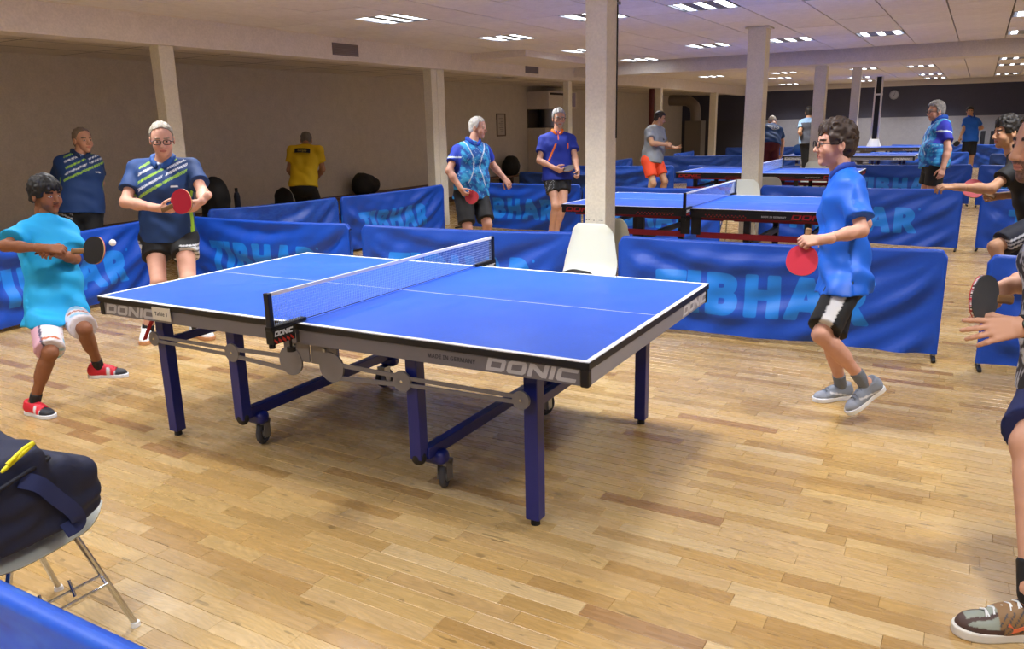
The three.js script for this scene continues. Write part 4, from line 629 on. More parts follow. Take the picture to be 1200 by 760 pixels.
  const waist = mad(pel, up, 0.1 * s), hipF = p => { const q = sub(p, pel); return [dot(q, lat), dot(q, up), dot(q, fwd)]; };
  part(st > 1 ? 'trousers' : 'shorts', solid(shorts, cell, { cut: p => dot(sub(p, waist), up), disp: p => 0.004 * noise3(p, 4, 18), color: p => typeof o.shorts === 'function' ? o.shorts(hipF(p), p, J) : o.shorts }), clothMat, g).userData.label = o.shortsLabel ?? (st > 1 ? 'trousers' : 'shorts');
  // socks and shoes
  for (const S of ['L', 'R']) {
    const a = J['a' + S], k = J['k' + S], t = J['t' + S]; if (o.sock && st < 1.5) part('sock', solid([cap(add(a, [0, -0.02, 0]), lerp(a, k, o.sockTo ?? 0.16), R(0.04), R(0.043), 0.01, { flat: true })], Math.min(cell, 0.008), { color: o.sock }), clothMat, g);
    if (o.noShoes) continue; const so = o.shoe ?? { upper: LIN('#c9c9c9'), sole: '#e6e6e6', lace: '#e6e6e6' }, dir = sub(t, a), yw = Math.atan2(dir[0], dir[2]), pt = (o['pitch' + S] ?? 0) * Math.PI / 180;
    const sp = shoeParts(s * (so.scale ?? 1.02), so, o.shoeCell ?? 0.007), ss = s * (so.scale ?? 1.02), m = new THREE.Matrix4().makeTranslation(a[0], Math.max(0.086 * s, o['air' + S] ? a[1] : 0.086 * s), a[2]).multiply(new THREE.Matrix4().makeRotationFromEuler(new THREE.Euler(pt, yw, 0, 'YXZ'))).multiply(new THREE.Matrix4().makeTranslation(0, -0.086 * s, 0));
    const u = part('shoe', sp.up.applyMatrix4(m), shoeMat, g); part('sole', sp.sole.applyMatrix4(m), std(so.sole, 0.6), u); part('laces', sp.laces.applyMatrix4(m), std(so.lace ?? '#dddddd', 0.7), u);
    if (so.extra) so.extra(u, m, ss);
  }
  const toWorld = p => [p[0] + hx, p[1], p[2] + hz];
  return { g, J, hand, toWorld, lat, up, fwd, pel, T, W, HM, s };
}
// ---------------------------------------------------------------- bats
function bat(label, blade, grip, normal, front = '#b5202f', back = '#17171a', scale = 1, edge) {
  const sh = new THREE.Shape(); sh.moveTo(0.022, -0.078); sh.bezierCurveTo(0.07, -0.065, 0.079, -0.02, 0.077, 0.015); sh.bezierCurveTo(0.072, 0.06, 0.035, 0.079, 0, 0.079); sh.bezierCurveTo(-0.035, 0.079, -0.072, 0.06, -0.077, 0.015); sh.bezierCurveTo(-0.079, -0.02, -0.07, -0.065, -0.022, -0.078); sh.lineTo(0.022, -0.078);
  const t = thing('table_tennis_bat', label, 'bat', blade); const y = unit(sub(blade, grip)), z = ortho(normal, y), x = cross(y, z);
  t.setRotationFromMatrix(new THREE.Matrix4().makeBasis(new THREE.Vector3(...x), new THREE.Vector3(...y), new THREE.Vector3(...z))); t.scale.setScalar(scale);
  const ex = (d, z0, b = 0) => new THREE.ExtrudeGeometry(sh, { depth: d, bevelEnabled: b > 0, bevelSize: b, bevelThickness: b, bevelSegments: 1, curveSegments: 14 }).translate(0, 0, z0);
  part('blade', ex(0.006, -0.003), edge ? std('#ffffff', 0.5, { map: edge }) : std('#b98e57', 0.6), t); part('front_rubber', ex(0.0036, 0.003), std(front, 0.5), t); part('back_rubber', ex(0.0036, -0.0066), std(back, 0.55), t);
  part('handle', [rbox(0.03, 0.1, 0.024, 0, -0.118, 0, 0.01, 3), rbox(0.034, 0.02, 0.026, 0, -0.163, 0, 0.01, 3)], std('#7c5a35', 0.6), t); return t;
}
const toCam = [0.49, 0.25, 0.84], imgRight = [0.865, -0.02, -0.5], imgLeft = [-0.865, 0.02, 0.5], away = mul(toCam, -1), down = [0, -1, 0];
const col = (h, f) => { const c = LIN(h); return p => c; };
// navy shirt with slanted green and white bands
const NAVY = LIN('#15396f'), NEON = LIN('#9ccc35'), PALE = LIN('#d5dce8'), BLACK = LIN('#15161a');
function bandShirt([l, v, d], p, T, W) {
  const c = v - 0.6 * l, hatch = Math.sin((l + v * 0.7) * 520) > -0.55;
  if (d > 0.0 && v < 0.03 && v > -0.34) {
    if (Math.abs(c + 0.172) < 0.0125 && l > -0.17 && l < 0.2) return hatch ? NEON : NAVY;
    if (l < 0.03 && l > -0.16) { if (Math.abs(c + 0.118) < 0.011) return hatch ? PALE : NAVY; if (Math.abs(c + 0.062) < 0.011) return hatch ? NEON : NAVY; if (Math.abs(c) < 0.011) return hatch ? PALE : NAVY; if (Math.abs(c - 0.05) < 0.011) return hatch ? NEON : NAVY; }
    if (l > 0.055 && l < 0.19) { if (Math.abs(c + 0.12) < 0.011 || Math.abs(c + 0.075) < 0.01) return hatch ? PALE : NAVY; if (Math.abs(c + 0.03) < 0.01) return hatch ? NEON : NAVY; if (Math.abs(v + 0.17) < 0.006 && l > 0.1 && l < 0.15) return PALE; }
  }
  if (v < -0.2 && Math.abs(d - 0.035 + (v + 0.2) * 0.02) < 0.02 && Math.abs(l) > 0.09 && Math.abs(l) < W + 0.04) return NEON;
  return NAVY;
}
const CY1 = LIN('#1c7ac4'), CY2 = LIN('#38a4dc'), CY3 = LIN('#1653a4'), ROY = LIN('#1d3cb4'), WHT = LIN('#cfe0ee');
function cyanShirt(sleeve, lineX) { return ([l, v, d], p, T, W) => {
  if (Math.abs(l) > W * 1.03 && v > -0.36) { return Math.abs(v + 0.2) < 0.009 ? WHT : sleeve; }
  const side = lineX + 0.05 * Math.sin((v + 0.1) * 9); if (Math.abs(Math.abs(l) - Math.abs(side)) < 0.006 && v > -0.5) return WHT;
  const n = vnoise(l * 26 + v * 18, v * 22 - l * 14 + d * 8, 17), m = vnoise(l * 60 + d * 40, v * 60, 19), k = Math.abs(Math.sin(l * 40 + v * 55 + n * 5)); if (k < 0.05) return lerp(CY2, WHT, 0.5); return n > 0.62 ? CY2 : n < 0.36 ? CY3 : m > 0.6 ? lerp(CY1, CY2, 0.5) : CY1;
}; }
const people = {};
// boy at the left
people.P1 = person('P1', 'boy in turquoise T-shirt and pale shorts striking the ball with a black bat', {
  H: 1.45, skin: SKIN.brown, hair: LIN('#0d0b0c'), hairStyle: { t: 0.016, yf: 0.045, fringe: true, jag: 0.006, z0: 0.055, side: -0.01, arch: 0.1, back: -0.05, rough: 0.005 }, yaw: 96, pitch: 6, bulk: 0.9, loose: 0.028, sleeve: 0.72, hem: 0.07, drape: true, wrinkle: 0.013, shirtLabel: 'turquoise T-shirt',
  shirt: () => LIN('#0fa0dc'), shorts: ([l, v, d], p, J) => { const u = unit(sub(J.kR, J.hR)), q = dot(sub(p, J.hR), ortho([-0.865, 0.02, 0.5], u)), n = vnoise(p[0] * 24 + p[2] * 12, p[1] * 24, 4), r = dot(sub(p, lerp(J.hL, J.hR, 0.5)), unit(sub(J.hR, J.hL))) > 0; if (r && Math.abs(q - 0.015) < 0.007) return LIN('#4a4560'); if (r && q > 0.015) return LIN('#cfa3b6'); return n > 0.7 ? LIN('#8fc0d8') : n < 0.17 ? LIN('#b8602f') : LIN('#d9d3d8'); }, shortsTo: 0.95, shortsLabel: 'pale pink and white patterned shorts',
  sock: LIN('#16161a'), sockTo: 0.2, shoe: { color: ([x, y, z]) => z > 0.11 ? LIN('#20222c') : z > 0.03 && Math.abs(x) > 0.03 && Math.sin(z * 120) > 0.3 ? LIN('#d8d4d8') : LIN('#cf1f35'), sole: '#dfe2e8', lace: '#c21d30' }, airL: true, pitchL: 4,
  handR: { curl: 1.15, n: unit(add(mul(toCam, -0.6), [0, -0.5, 0])) }, handL: { curl: 0.9, n: [0.2, -0.2, 0.9] }, scell: 0.009,
});
people.P2 = person('P2', 'grey-haired man with glasses in navy banded shirt holding a red bat', {
  H: 1.72, skin: SKIN.pink, hair: LIN('#8d8678'), brow: LIN('#8c7c6c'), hairStyle: { t: 0.006, yf: 0.108, z0: 0.012, slope: 0.5, side: 0.0, arch: 0.4 }, glasses: true, jaw: 1.18, headScale: 1.05, yaw: 52, pitch: 12, bulk: 1.06, belly: 1.0, hem: 0.02, loose: 0.018, sleeve: 0.66, scell: 0.0062, hc: 0.0036, shirt: bandShirt, collar: LIN('#1b4b92'), shirtLabel: 'navy shirt with slanted green and white bands',
  shorts: ([l, v, d]) => (Math.abs(l) > 0.155 && v < -0.02 ? (Math.abs(Math.sin(v * 90)) > 0.4 ? LIN('#d0d2d6') : BLACK) : d > 0.06 && ((l - 0.12) / 0.028) ** 2 + ((v + 0.14) / 0.014) ** 2 < 1 ? LIN('#cfd2d6') : BLACK), shortsTo: 0.44, shortsLabel: 'black shorts with white side pattern', sock: BLACK, sockTo: 0.15, shoe: { upper: LIN('#e6e8ea'), sole: '#c28a5e', lace: '#f2f2f2' },
  handR: { curl: 0.55, n: unit(add(mul(toCam, -0.5), [0.5, 0.3, 0])), d: add(imgRight, [0, -0.1, 0.1]) }, handL: { curl: 0.35, n: unit(add(imgLeft, [0, 0.2, -0.2])), d: add(mul(imgLeft, 0.6), [0, -0.7, 0.3]), spread: 0.1 },
});
people.P3 = person('P3', 'man in navy banded shirt standing with hands behind his back by the beige wall', {
  H: 1.74, skin: SKIN.fair, hair: LIN('#7d7062'), hairStyle: { t: 0.005, yf: 0.1, z0: 0.02, slope: 0.4 }, yaw: 88, pitch: 0, bulk: 1.02, belly: 1.1, hem: 0.03, scell: 0.008, shirt: bandShirt, collar: LIN('#132c55'), shorts: ([l, v]) => (l < -0.1 && Math.abs(Math.sin(v * 70 + l * 40)) > 0.9 ? LIN('#b9bcc4') : BLACK), shortsTo: 0.85, sock: BLACK, shirtLabel: 'navy shirt with slanted green and white bands',
});
people.P4 = person('P4', 'man in yellow shirt and black shorts facing the beige wall', {
  H: 1.72, skin: SKIN.tan, hair: LIN('#6e6658'), hairStyle: { t: 0.006, yf: 0.1, z0: 0.02 }, yaw: 215, pitch: 28, hem: 0.0, cell: 0.012, shirt: () => LIN('#d9b406'), shorts: LIN('#101012'), shortsTo: 0.55, sock: BLACK, hc: 0.005, shirtLabel: 'yellow shirt',
});
{ // dark print on the yellow back
  const q = people.P4, tex = canvasTex(256, 64, (c, w, h) => { c.fillStyle = '#15161c'; c.fillRect(0, 0, w, h); c.fillStyle = '#b9a33a'; c.font = 'bold 44px sans-serif'; c.textAlign = 'center'; c.textBaseline = 'middle'; c.fillText('nergoo', w / 2, h / 2); });
  const pl = new THREE.PlaneGeometry(0.22, 0.062, 10, 2), pp = pl.attributes.position; for (let i = 0; i < pp.count; i++) pp.setZ(i, -1.6 * pp.getX(i) ** 2); pl.computeVertexNormals();
  const m = part('back_print', pl, new THREE.MeshStandardMaterial({ map: tex, roughness: 0.8 }), q.g); const b = mul(q.fwd, -1), pos = mad(mad(q.J.nk, q.up, -0.11), b, 0.168); m.position.set(...pos); m.setRotationFromMatrix(new THREE.Matrix4().makeBasis(new THREE.Vector3(...mul(q.lat, -1)), new THREE.Vector3(...q.up), new THREE.Vector3(...b)));
}
people.P5 = person('P5', 'white-haired man in cyan patterned shirt holding a red bat low', {
  H: 1.74, skin: SKIN.pink, hair: LIN('#c9c7c2'), hairStyle: { t: 0.007, yf: 0.09, z0: 0.025 }, jaw: 1.15, yaw: 100, pitch: 6, bulk: 1.06, belly: 1.2, hem: 0.06, scell: 0.009, shirt: cyanShirt(ROY, 0.09), collar: LIN('#1a49b8'), shorts: BLACK, shortsTo: 0.85, sock: LIN('#d9d9d9'), handR: { curl: 1.1 }, handL: { curl: 0.55, n: [0, -0.6, -0.4] }, shirtLabel: 'cyan and blue patterned shirt',
});
people.P6 = person('P6', 'grey-haired man in royal blue polo with orange collar', {
  H: 1.84, skin: SKIN.fair, hair: LIN('#9c9c9c'), beard: LIN('#a9a49c'), hairStyle: { t: 0.011, yf: 0.085, z0: 0.03, volume: false, rough: 0.006 }, glasses: true, yaw: 38, pitch: 6, bulk: 0.94, hem: 0.06, loose: 0.023, scell: 0.009,
  shirt: ([l, v, d]) => { const O = LIN('#ee7417'), k = -0.05 + (v + 0.2) * 0.42; if (d > 0.03 && v < -0.17 && v > -0.40 && Math.abs(l - k) < 0.013) return O; if (d > 0.03 && v < -0.16 && v > -0.24 && Math.abs(l - 0.13) < 0.008) return O; if (d > 0.05 && Math.abs(l) < 0.006 && v > -0.12) return O; return LIN('#152f9c'); }, collar: LIN('#ee7417'), shorts: ([l, v, d], p) => (l < -0.06 && d > 0 && Math.abs(Math.sin(p[1] * 150 + p[0] * 120)) > 0.985 ? LIN('#8f9298') : BLACK), shortsTo: 0.55, sock: LIN('#e6e6e6'), handR: { curl: 0.9 }, handL: { curl: 0.9 }, shirtLabel: 'royal blue polo shirt with orange stripes',
});
people.P7 = person('P7', 'man in grey T-shirt and orange shorts preparing to serve', {
  H: 1.8, skin: SKIN.olive, hair: LIN('#332a26'), hairStyle: { t: 0.007, yf: 0.085, z0: 0.02 }, yaw: 112, pitch: 20, bulk: 1.08, belly: 1.35, hem: 0.06, loose: 0.022, cell: 0.013, shirt: ([l, v, d]) => (d > 0.05 && Math.abs(l - 0.06) < 0.03 && Math.abs(v + 0.22) < 0.015 ? BLACK : LIN('#8c9299')), shorts: LIN('#f0512c'), shortsTo: 0.68, sock: LIN('#d9d9d9'), hc: 0.005, hcell: 0.005, handL: { curl: 0.25, n: [0, 1, 0.1] }, shirtLabel: 'grey T-shirt', shortsLabel: 'bright orange shorts',
});
{ const q = people.P7; part('knee_bandage', solid([cap(lerp(q.J.hR, q.J.kR, 0.84), lerp(q.J.kR, q.J.aR, 0.36), 0.066, 0.056, 0.02, { flat: true })], 0.012, { color: LIN('#b9a58a') }), clothMat, q.g); }
people.P8 = person('P8', 'man in blue shirt with white back emblem bending over by maroon trousers', {
  H: 1.75, skin: SKIN.fair, hair: LIN('#b9b4aa'), hairStyle: { t: 0.005, bald: 0.07 }, yaw: 205, pitch: 55, hem: 0.0, cell: 0.014, hc: 0.006, hcell: 0.006, belly: 1.15, shirt: ([l, v, d]) => { const e = (l / 0.11) ** 2 + ((v + 0.17) / 0.055) ** 2; return d < 0 && ((e < 1.15 && e > 0.72) || (e < 0.45 && Math.abs(Math.sin(l * 70)) > 0.45)) ? LIN('#c9d4e2') : LIN('#19447f'); }, shorts: LIN('#57101c'), shortsTo: 1.9, noShoes: false, shirtLabel: 'blue shirt with a white oval emblem on the back', shortsLabel: 'maroon trousers',
});
people.P9 = person('P9', 'dark-haired man in grey and light blue shirt seen from behind with black trousers', {
  H: 1.75, skin: SKIN.olive, hair: LIN('#2a2522'), hairStyle: { t: 0.01 }, yaw: 195, pitch: 5, hem: 0.02, cell: 0.014, hc: 0.006, hcell: 0.006, shirt: ([l, v]) => (v > -0.1 || Math.abs(l) > 0.19 ? LIN('#8fb1d6') : LIN('#4a4c55')), shorts: LIN('#111217'), shortsTo: 1.92, shirtLabel: 'dark grey shirt with light blue shoulders',
});
people.P10 = person('P10', 'boy in bright blue polo and black shorts holding a red bat down', {
  H: 1.56, skin: SKIN.pink, hair: LIN('#33241b'), hairStyle: { t: 0.014, yf: 0.066, z0: 0.052, jag: 0.012, volume: true, side: 0.004, arch: 0.15, back: -0.07, rough: 0.008 }, glasses: true, yaw: -64, pitch: 0, bulk: 0.92, loose: 0.024, sleeve: 0.74, hem: 0.06, drape: true, wrinkle: 0.012, shiny: true, scell: 0.008, hc: 0.0036, shirt: ([l, v, d]) => LIN('#0a5fd2'), collar: LIN('#0b2f86'), shirtLabel: 'bright blue polo shirt', shortsLabel: 'black shorts with white side stripes',
  shorts: ([l, v, d], p, J) => { const t = J.hL, k = J.kL, u = unit(sub(k, t)), q = sub(p, t), f = ortho([-0.87, 0, 0.5], u); return l > 0.07 && Math.abs(dot(q, f) - 0.01) < 0.03 ? LIN('#d4d5d8') : BLACK; }, shortsTo: 0.9, sock: LIN('#6d7480'), sockTo: 0.26, airL: true, pitchL: 32,
  shoe: { color: ([x, y, z]) => (z > 0.13 ? LIN('#9aa2b2') : Math.abs(x) > 0.03 && Math.abs(y - 0.045 - (z - 0.03) * 0.25) < 0.006 && z < 0.1 ? LIN('#d8dce4') : LIN('#8790a0')), sole: '#e8ebf0', lace: '#5d6470' }, handL: { curl: 1.0, n: unit(add(mul(toCam, -0.75), [0, -0.6, 0])), d: add(imgLeft, [0, -0.08, 0]), thumb: 0.9 }, handR: { curl: 0.7 },
});
{ // white piping below the collar
  const q = people.P10, r = 0.088, pts = []; for (let i = 0; i <= 12; i++) { const a = -2.4 + 4.8 * i / 12, ca = -Math.cos(a), sa = -Math.sin(a); pts.push(mad(mad(mad(q.J.nk, q.fwd, r * ca * 0.86), q.lat, r * sa * 0.9), q.up, -0.004 - 0.05 * Math.max(0, ca) ** 2)); }
  part('collar_piping', tube(pts, 0.0032, 40, 6), std('#e3e8f2', 0.7), q.g);
}
people.P11 = person('P11', 'older man with grey hair and glasses in light blue patterned shirt, arm hanging', {
  H: 1.76, skin: SKIN.pink, hair: LIN('#8f8d8b'), hairStyle: { t: 0.013, yf: 0.088, z0: 0.02, rough: 0.006, volume: true, back: -0.075 }, glasses: true, yaw: -63, pitch: 4, bulk: 1.12, belly: 1.45, hem: 0.05, cell: 0.012, shirt: cyanShirt(LIN('#2c34b4'), 0.1), collar: LIN('#164fb0'), shorts: BLACK, shortsTo: 0.62, sock: LIN('#d9d9d9'), hc: 0.0045, hcell: 0.005, shirtLabel: 'light blue patterned shirt with indigo sleeves',
});
people.P12 = person('P12', 'far boy in blue polo standing before the grey end wall', {
  H: 1.72, skin: SKIN.olive, hair: LIN('#0f0e10'), hairStyle: { t: 0.013, yf: 0.07, z0: 0.04 }, yaw: 10, pitch: 6, hem: 0.05, cell: 0.015, hc: 0.007, hcell: 0.007, shirt: () => LIN('#0f5cc4'), collar: LIN('#0d3f96'), shorts: LIN('#121318'), shortsTo: 0.9, sock: BLACK,
});
people.P13 = person('P13', 'dark-haired player in black shirt with yellow shoulder stripes reaching forward', {
  H: 1.68, skin: SKIN.olive, hair: LIN('#17120f'), hairStyle: { t: 0.013, yf: 0.064, z0: 0.05, jag: 0.01, side: 0.0, volume: true, rough: 0.006 }, yaw: -66, pitch: 4, bulk: 0.95, hem: 0.04, scell: 0.009, shirt: ([l, v, d], p, T, W) => (l > 0.05 && v > -0.16 && l < W + 0.1 && Math.abs(Math.sin((d - 0.02) * 105)) < 0.5 && Math.abs(d) < 0.045 ? LIN('#c9cc3c') : LIN('#0f1013')), shortsTo: 0.86,
  shorts: ([l, v, d], p, J) => { const t = J.hL, k = J.kL, u = unit(sub(k, t)), q = sub(p, t), f = ortho([0, 1, 0], u), w = dot(q, f); return l > 0.05 && dot(q, u) > 0.0 && w > -0.045 && w < 0.045 && Math.abs(((w + 0.045) / 0.03) % 1 - 0.5) < 0.24 ? LIN('#c9ccd4') : LIN('#161a2c'); }, sock: BLACK, handR: { curl: 1.0 }, handL: { curl: 0.6, n: [0, -0.7, -0.3] }, shirtLabel: 'black shirt with yellow shoulder stripes', shortsLabel: 'navy shorts with three white stripes',
});
people.P14 = person('P14', 'bearded man with a wrist watch, navy shorts and brown sports shoes', {
  H: 1.8, skin: SKIN.fair, hair: LIN('#2a211c'), beard: LIN('#3d2f28'), hairStyle: { t: 0.008, yf: 0.09, z0: 0.03 }, yaw: -60, pitch: 2, hem: 0.04, scell: 0.008, hc: 0.0034, hcell: 0.0034, shirt: p => { const n = vnoise(p[0] * 60 + p[2] * 50, p[1] * 60, 14); return n > 0.56 ? LIN('#b9bdc6') : LIN('#23252d'); }, shorts: LIN('#15245c'), shortsTo: 0.86, sock: LIN('#15151a'), sockTo: 0.2, shoeCell: 0.0045, shirtLabel: 'dark shirt with pale speckled pattern',
  shoe: { scale: 1.08, sole: '#d9d6cf', lace: '#e6e9ea', color: ([x, y, z]) => { const br = LIN('#4a3530'), gr = LIN('#8f978c'), tn = LIN('#8a6a45'); if (z > 0.165 || (Math.abs(x) > 0.028 && y < 0.042 && z > 0.08)) return br; if (z > 0.09) return Math.abs(Math.abs(x) - 0.022) < 0.005 ? br : gr; if (y > 0.082 && z < 0.03) return br; if (Math.abs(x) > 0.026 && Math.abs(((z * 60 + y * 40) % 1 + 1) % 1 - 0.5) < 0.12 && z > 0.03) return LIN('#39414f'); return tn; },
    extra: (u, m, k) => { const sh = new THREE.Shape(); sh.moveTo(0, 0); sh.bezierCurveTo(-0.012, 0.004, -0.03, 0.012, -0.075, 0.03); sh.bezierCurveTo(-0.045, 0.01, -0.02, -0.004, 0.004, -0.014); sh.bezierCurveTo(0.02, -0.018, 0.024, -0.004, 0.012, 0.016); sh.bezierCurveTo(0.006, 0.008, 0.002, 0.004, 0, 0); const g = new THREE.ExtrudeGeometry(sh, { depth: 0.0025, bevelEnabled: false, curveSegments: 8 }).rotateY(-Math.PI / 2).scale(k, k, k); for (const sx of [1, -1]) part('side_mark', g.clone().translate(sx * 0.0425 * k + 0.001, 0.047 * k, 0.055 * k).applyMatrix4(m), std('#e2734a', 0.6), u).userData.label = 'orange curved mark'; } },
  handL: { curl: 0.42, n: unit(add(away, [0, -0.25, 0])), d: add(imgLeft, [0, -0.12, 0]), vary: [0.45, 0.75, 0.95, 1.1], spread: 0.14, thumb: 0.5 }, handR: { curl: 1.0, n: unit(add(mul(imgLeft, 0.3), mul(away, 0.4))), d: add(mul(imgLeft, 0.75), add([0, -0.35, 0], mul(toCam, 0.45))) },
});
{ // the watch
  const q = people.P14, h = q.hand.L, c = q.toWorld(mad(h.w, h.d, -0.012)); const w = thing('wrist_watch', 'dark wrist watch with pale green ring on the bearded man', 'watch', c);
  const back = mul(h.n, -1); w.setRotationFromMatrix(new THREE.Matrix4().makeBasis(new THREE.Vector3(...cross(back, h.d)), new THREE.Vector3(...back), new THREE.Vector3(...h.d)));
  part('strap', new THREE.TorusGeometry(0.0335, 0.0045, 8, 36).scale(1, 0.92, 2.3), std('#1b1e26', 0.6), w); part('case', cyl(0.021, 0.021, 0.011, 0, 0.034, 0, 28), std('#20242c', 0.35), w); part('ring', new THREE.TorusGeometry(0.0195, 0.003, 8, 32).rotateX(Math.PI / 2).translate(0, 0.04, 0), std('#8fd9bf', 0.4), w); part('dial', cyl(0.0165, 0.0165, 0.002, 0, 0.0402, 0, 24), std('#2b333d', 0.3), w);
}
const gripOf = (k, S) => { const q = people[k]; return q.toWorld(q.hand[S].palm); };
bat('black bat striking the ball in the hand of the boy in turquoise', [-1.735, 0.935, 0.535], gripOf('P1', 'R'), [0.75, 0.25, 0.6], '#141417', '#b5202f');
bat('red bat held in both hands by the man with glasses', [-2.375, 1.089, -0.553], [-2.475, 1.052, -0.532], [0.78, 0.3, 0.6], '#bf1f3a', '#141417', 1.12);
bat('red bat held low by the white-haired man in cyan shirt', [-2.498, 0.776, -4.504], gripOf('P5', 'R'), [0.54, 0.15, 0.83]);
bat('dark bat held flat by the man with orange collar', add(gripOf('P6', 'R'), [0.11, 0.015, -0.02]), gripOf('P6', 'R'), [0.2, 0.9, 0.45], '#200a0e', '#7d1220');
bat('red bat hanging from the hand of the boy in bright blue polo', [1.755, 0.862, -1.055], gripOf('P10', 'L'), add(toCam, [-0.35, 0, 0]), '#c8243f', '#141417');
bat('dark bat held by the far boy in blue polo', add(gripOf('P12', 'R'), [-0.07, -0.09, 0.03]), gripOf('P12', 'R'), [-0.3, 0.5, 0.8], '#141417');
bat('dark bat held behind his hip by the man in grey and light blue', add(gripOf('P9', 'L'), [0.1, 0.02, 0.03]), gripOf('P9', 'L'), [0.3, 0.5, 0.8], '#141417');
bat('red bat in the hand of the player in black shirt', [2.474, 0.998, -4.216], [2.573, 0.955, -4.2], toCam, '#b01d33');
{ const e = canvasTex(256, 16, (c, w, h) => { for (let i = 0; i < 32; i++) { c.fillStyle = ['#d8d5d8', '#23222a', '#c0304a', '#e8e6e8'][Math.floor(hash2(i, 7, 2) * 4)]; c.fillRect(i * 8, 0, 8, h); } }); e.wrapS = e.wrapT = THREE.RepeatWrapping; e.repeat.set(14, 14);
  bat('dark grey bat with patterned edge tape held by the bearded man', [2.54, 0.997, 0.248], [2.606, 0.975, 0.133], [0.867, 0.08, 0.44], '#3c4046', '#b5202f', 0.95, e); }
part('ball', new THREE.SphereGeometry(0.02, 24, 16), std('#f1efe9', 0.45), thing('table_tennis_ball', 'white ball in the air before the black bat', 'ball', [-2.0, 0.925, 0.25]));
// ---------------------------------------------------------------- bags, bottle, bench and things on the walls
const blackCloth = std('#0e0e12', 0.8), navyCloth = phys('#ffffff', 0.7, { vertexColors: true, sheen: 0.2 });
function lump(name, label, category, pos, prims, cell, color, mat = navyCloth, disp) { const g = thing(name, label, category, pos); part('cloth', solid(prims, cell, { color, disp: disp ?? (p => 0.012 * noise3(p, 5, 14)), cut: p => -p[1] }), mat, g); return g; }
{ // bench along the left wall
  const b = thing('wall_bench', 'long brown wooden bench along the beige wall', 'bench', [XL + 0.24, 0, -5.5]);
  for (const x of [-0.13, 0.0, 0.13]) part('slat', rbox(0.11, 0.03, 9.6, x, 0.415, 0, 0.006), std('#6b4a34', 0.6), b);
  for (let i = 0; i < 6; i++) part('leg', rbox(0.36, 0.4, 0.05, 0, 0.2, -4.6 + i * 1.84, 0.006), std('#4b3424', 0.7), b);
}
const D8 = (l) => l;
// navy sports bag on the near chair
{
  const g = thing('sports_bag', 'navy sports bag with yellow cord lying on the near chair', 'bag', [0.1, 0.455, 2.03]);
  const turnY = a => [[Math.cos(a), 0, -Math.sin(a)], [0, 1, 0], [Math.sin(a), 0, Math.cos(a)]];
  const prims = [{ c: [0.0, 0.1, 0.06], h: [0.22, 0.11, 0.15], rr: 0.045, m: turnY(0.05), k: 0.03 }, { c: [0.03, 0.185, 0.075], h: [0.2, 0.09, 0.105], rr: 0.04, m: turnY(-0.1), k: 0.03 }, { c: [0.05, 0.09, -0.085], h: [0.15, 0.085, 0.075], rr: 0.05, m: turnY(0.15), k: 0.05 }, cap([-0.1, 0.262, 0.15], [0.16, 0.265, 0.01], 0.02, 0.02, 0.02)];
  part('bag_body', solid(prims, 0.0075, { color: LIN('#141c3a'), cut: p => -p[1], disp: p => 0.011 * noise3(p, 5, 11) + 0.005 * Math.sin(p[0] * 50 + p[1] * 62 + 6 * vnoise(p[2] * 9, p[1] * 9, 6)) * Math.min(1, Math.max(0, 1 - p[1] * 5)) }), navyCloth, g);
  // wide webbing strap over the right side
  { const c = new THREE.CatmullRomCurve3([[0.235, 0.208, 0.075], [0.25, 0.183, 0.039], [0.25, 0.128, 0.001], [0.245, 0.05, -0.049], [0.235, 0.018, -0.055], [0.222, 0.004, -0.02]].map(p => new THREE.Vector3(...p))), P = [], I = [], n = 30; for (let i = 0; i <= n; i++) { const p = c.getPoint(i / n), t = c.getTangent(i / n), sd = new THREE.Vector3(0.95, 0.3, 0.05).cross(t).normalize(), nn = new THREE.Vector3().crossVectors(t, sd).normalize(); for (const [a, b] of [[-0.022, 0.002], [0.022, 0.002], [0.022, -0.002], [-0.022, -0.002]]) P.push(p.x + sd.x * a + nn.x * b, p.y + sd.y * a + nn.y * b, p.z + sd.z * a + nn.z * b); }
    for (let i = 0; i < n; i++) for (let k = 0; k < 4; k++) { const a = i * 4 + k, b = i * 4 + (k + 1) % 4; I.push(a, b, a + 4, b, b + 4, a + 4); } const q = new THREE.BufferGeometry(); q.setAttribute('position', new THREE.Float32BufferAttribute(P, 3)); q.setIndex(I); q.computeVertexNormals(); part('strap', q, std('#1f2a58', 0.75), g); }
  part('seam_piping', tube([[0.235, 0.194, 0.16], [0.24, 0.222, 0.068], [0.2, 0.225, -0.025], [0.1, 0.2, -0.05]], 0.006, 40, 6), std('#0b0f22', 0.7), g);
  part('yellow_cord', tube([[0.2, 0.215, 0.15], [0.225, 0.25, 0.1], [0.24, 0.282, 0.055], [0.225, 0.292, 0.02], [0.235, 0.29, 0.05], [0.235, 0.262, 0.1]], 0.006, 50, 8), std('#e3d70e', 0.55), g);
}
// black pouch on the white chair
lump('black_pouch', 'flat black pouch lying on the white chair by the column', 'pouch', [-0.06, 0.447, -2.2], [ell([0, 0.01, 0], [0.12, 0.035, 0.07], 0.02), cap([-0.1, 0.02, 0.05], [0.1, 0.02, 0.05], 0.014, 0.014, 0.02)], 0.007, LIN('#15161a'));
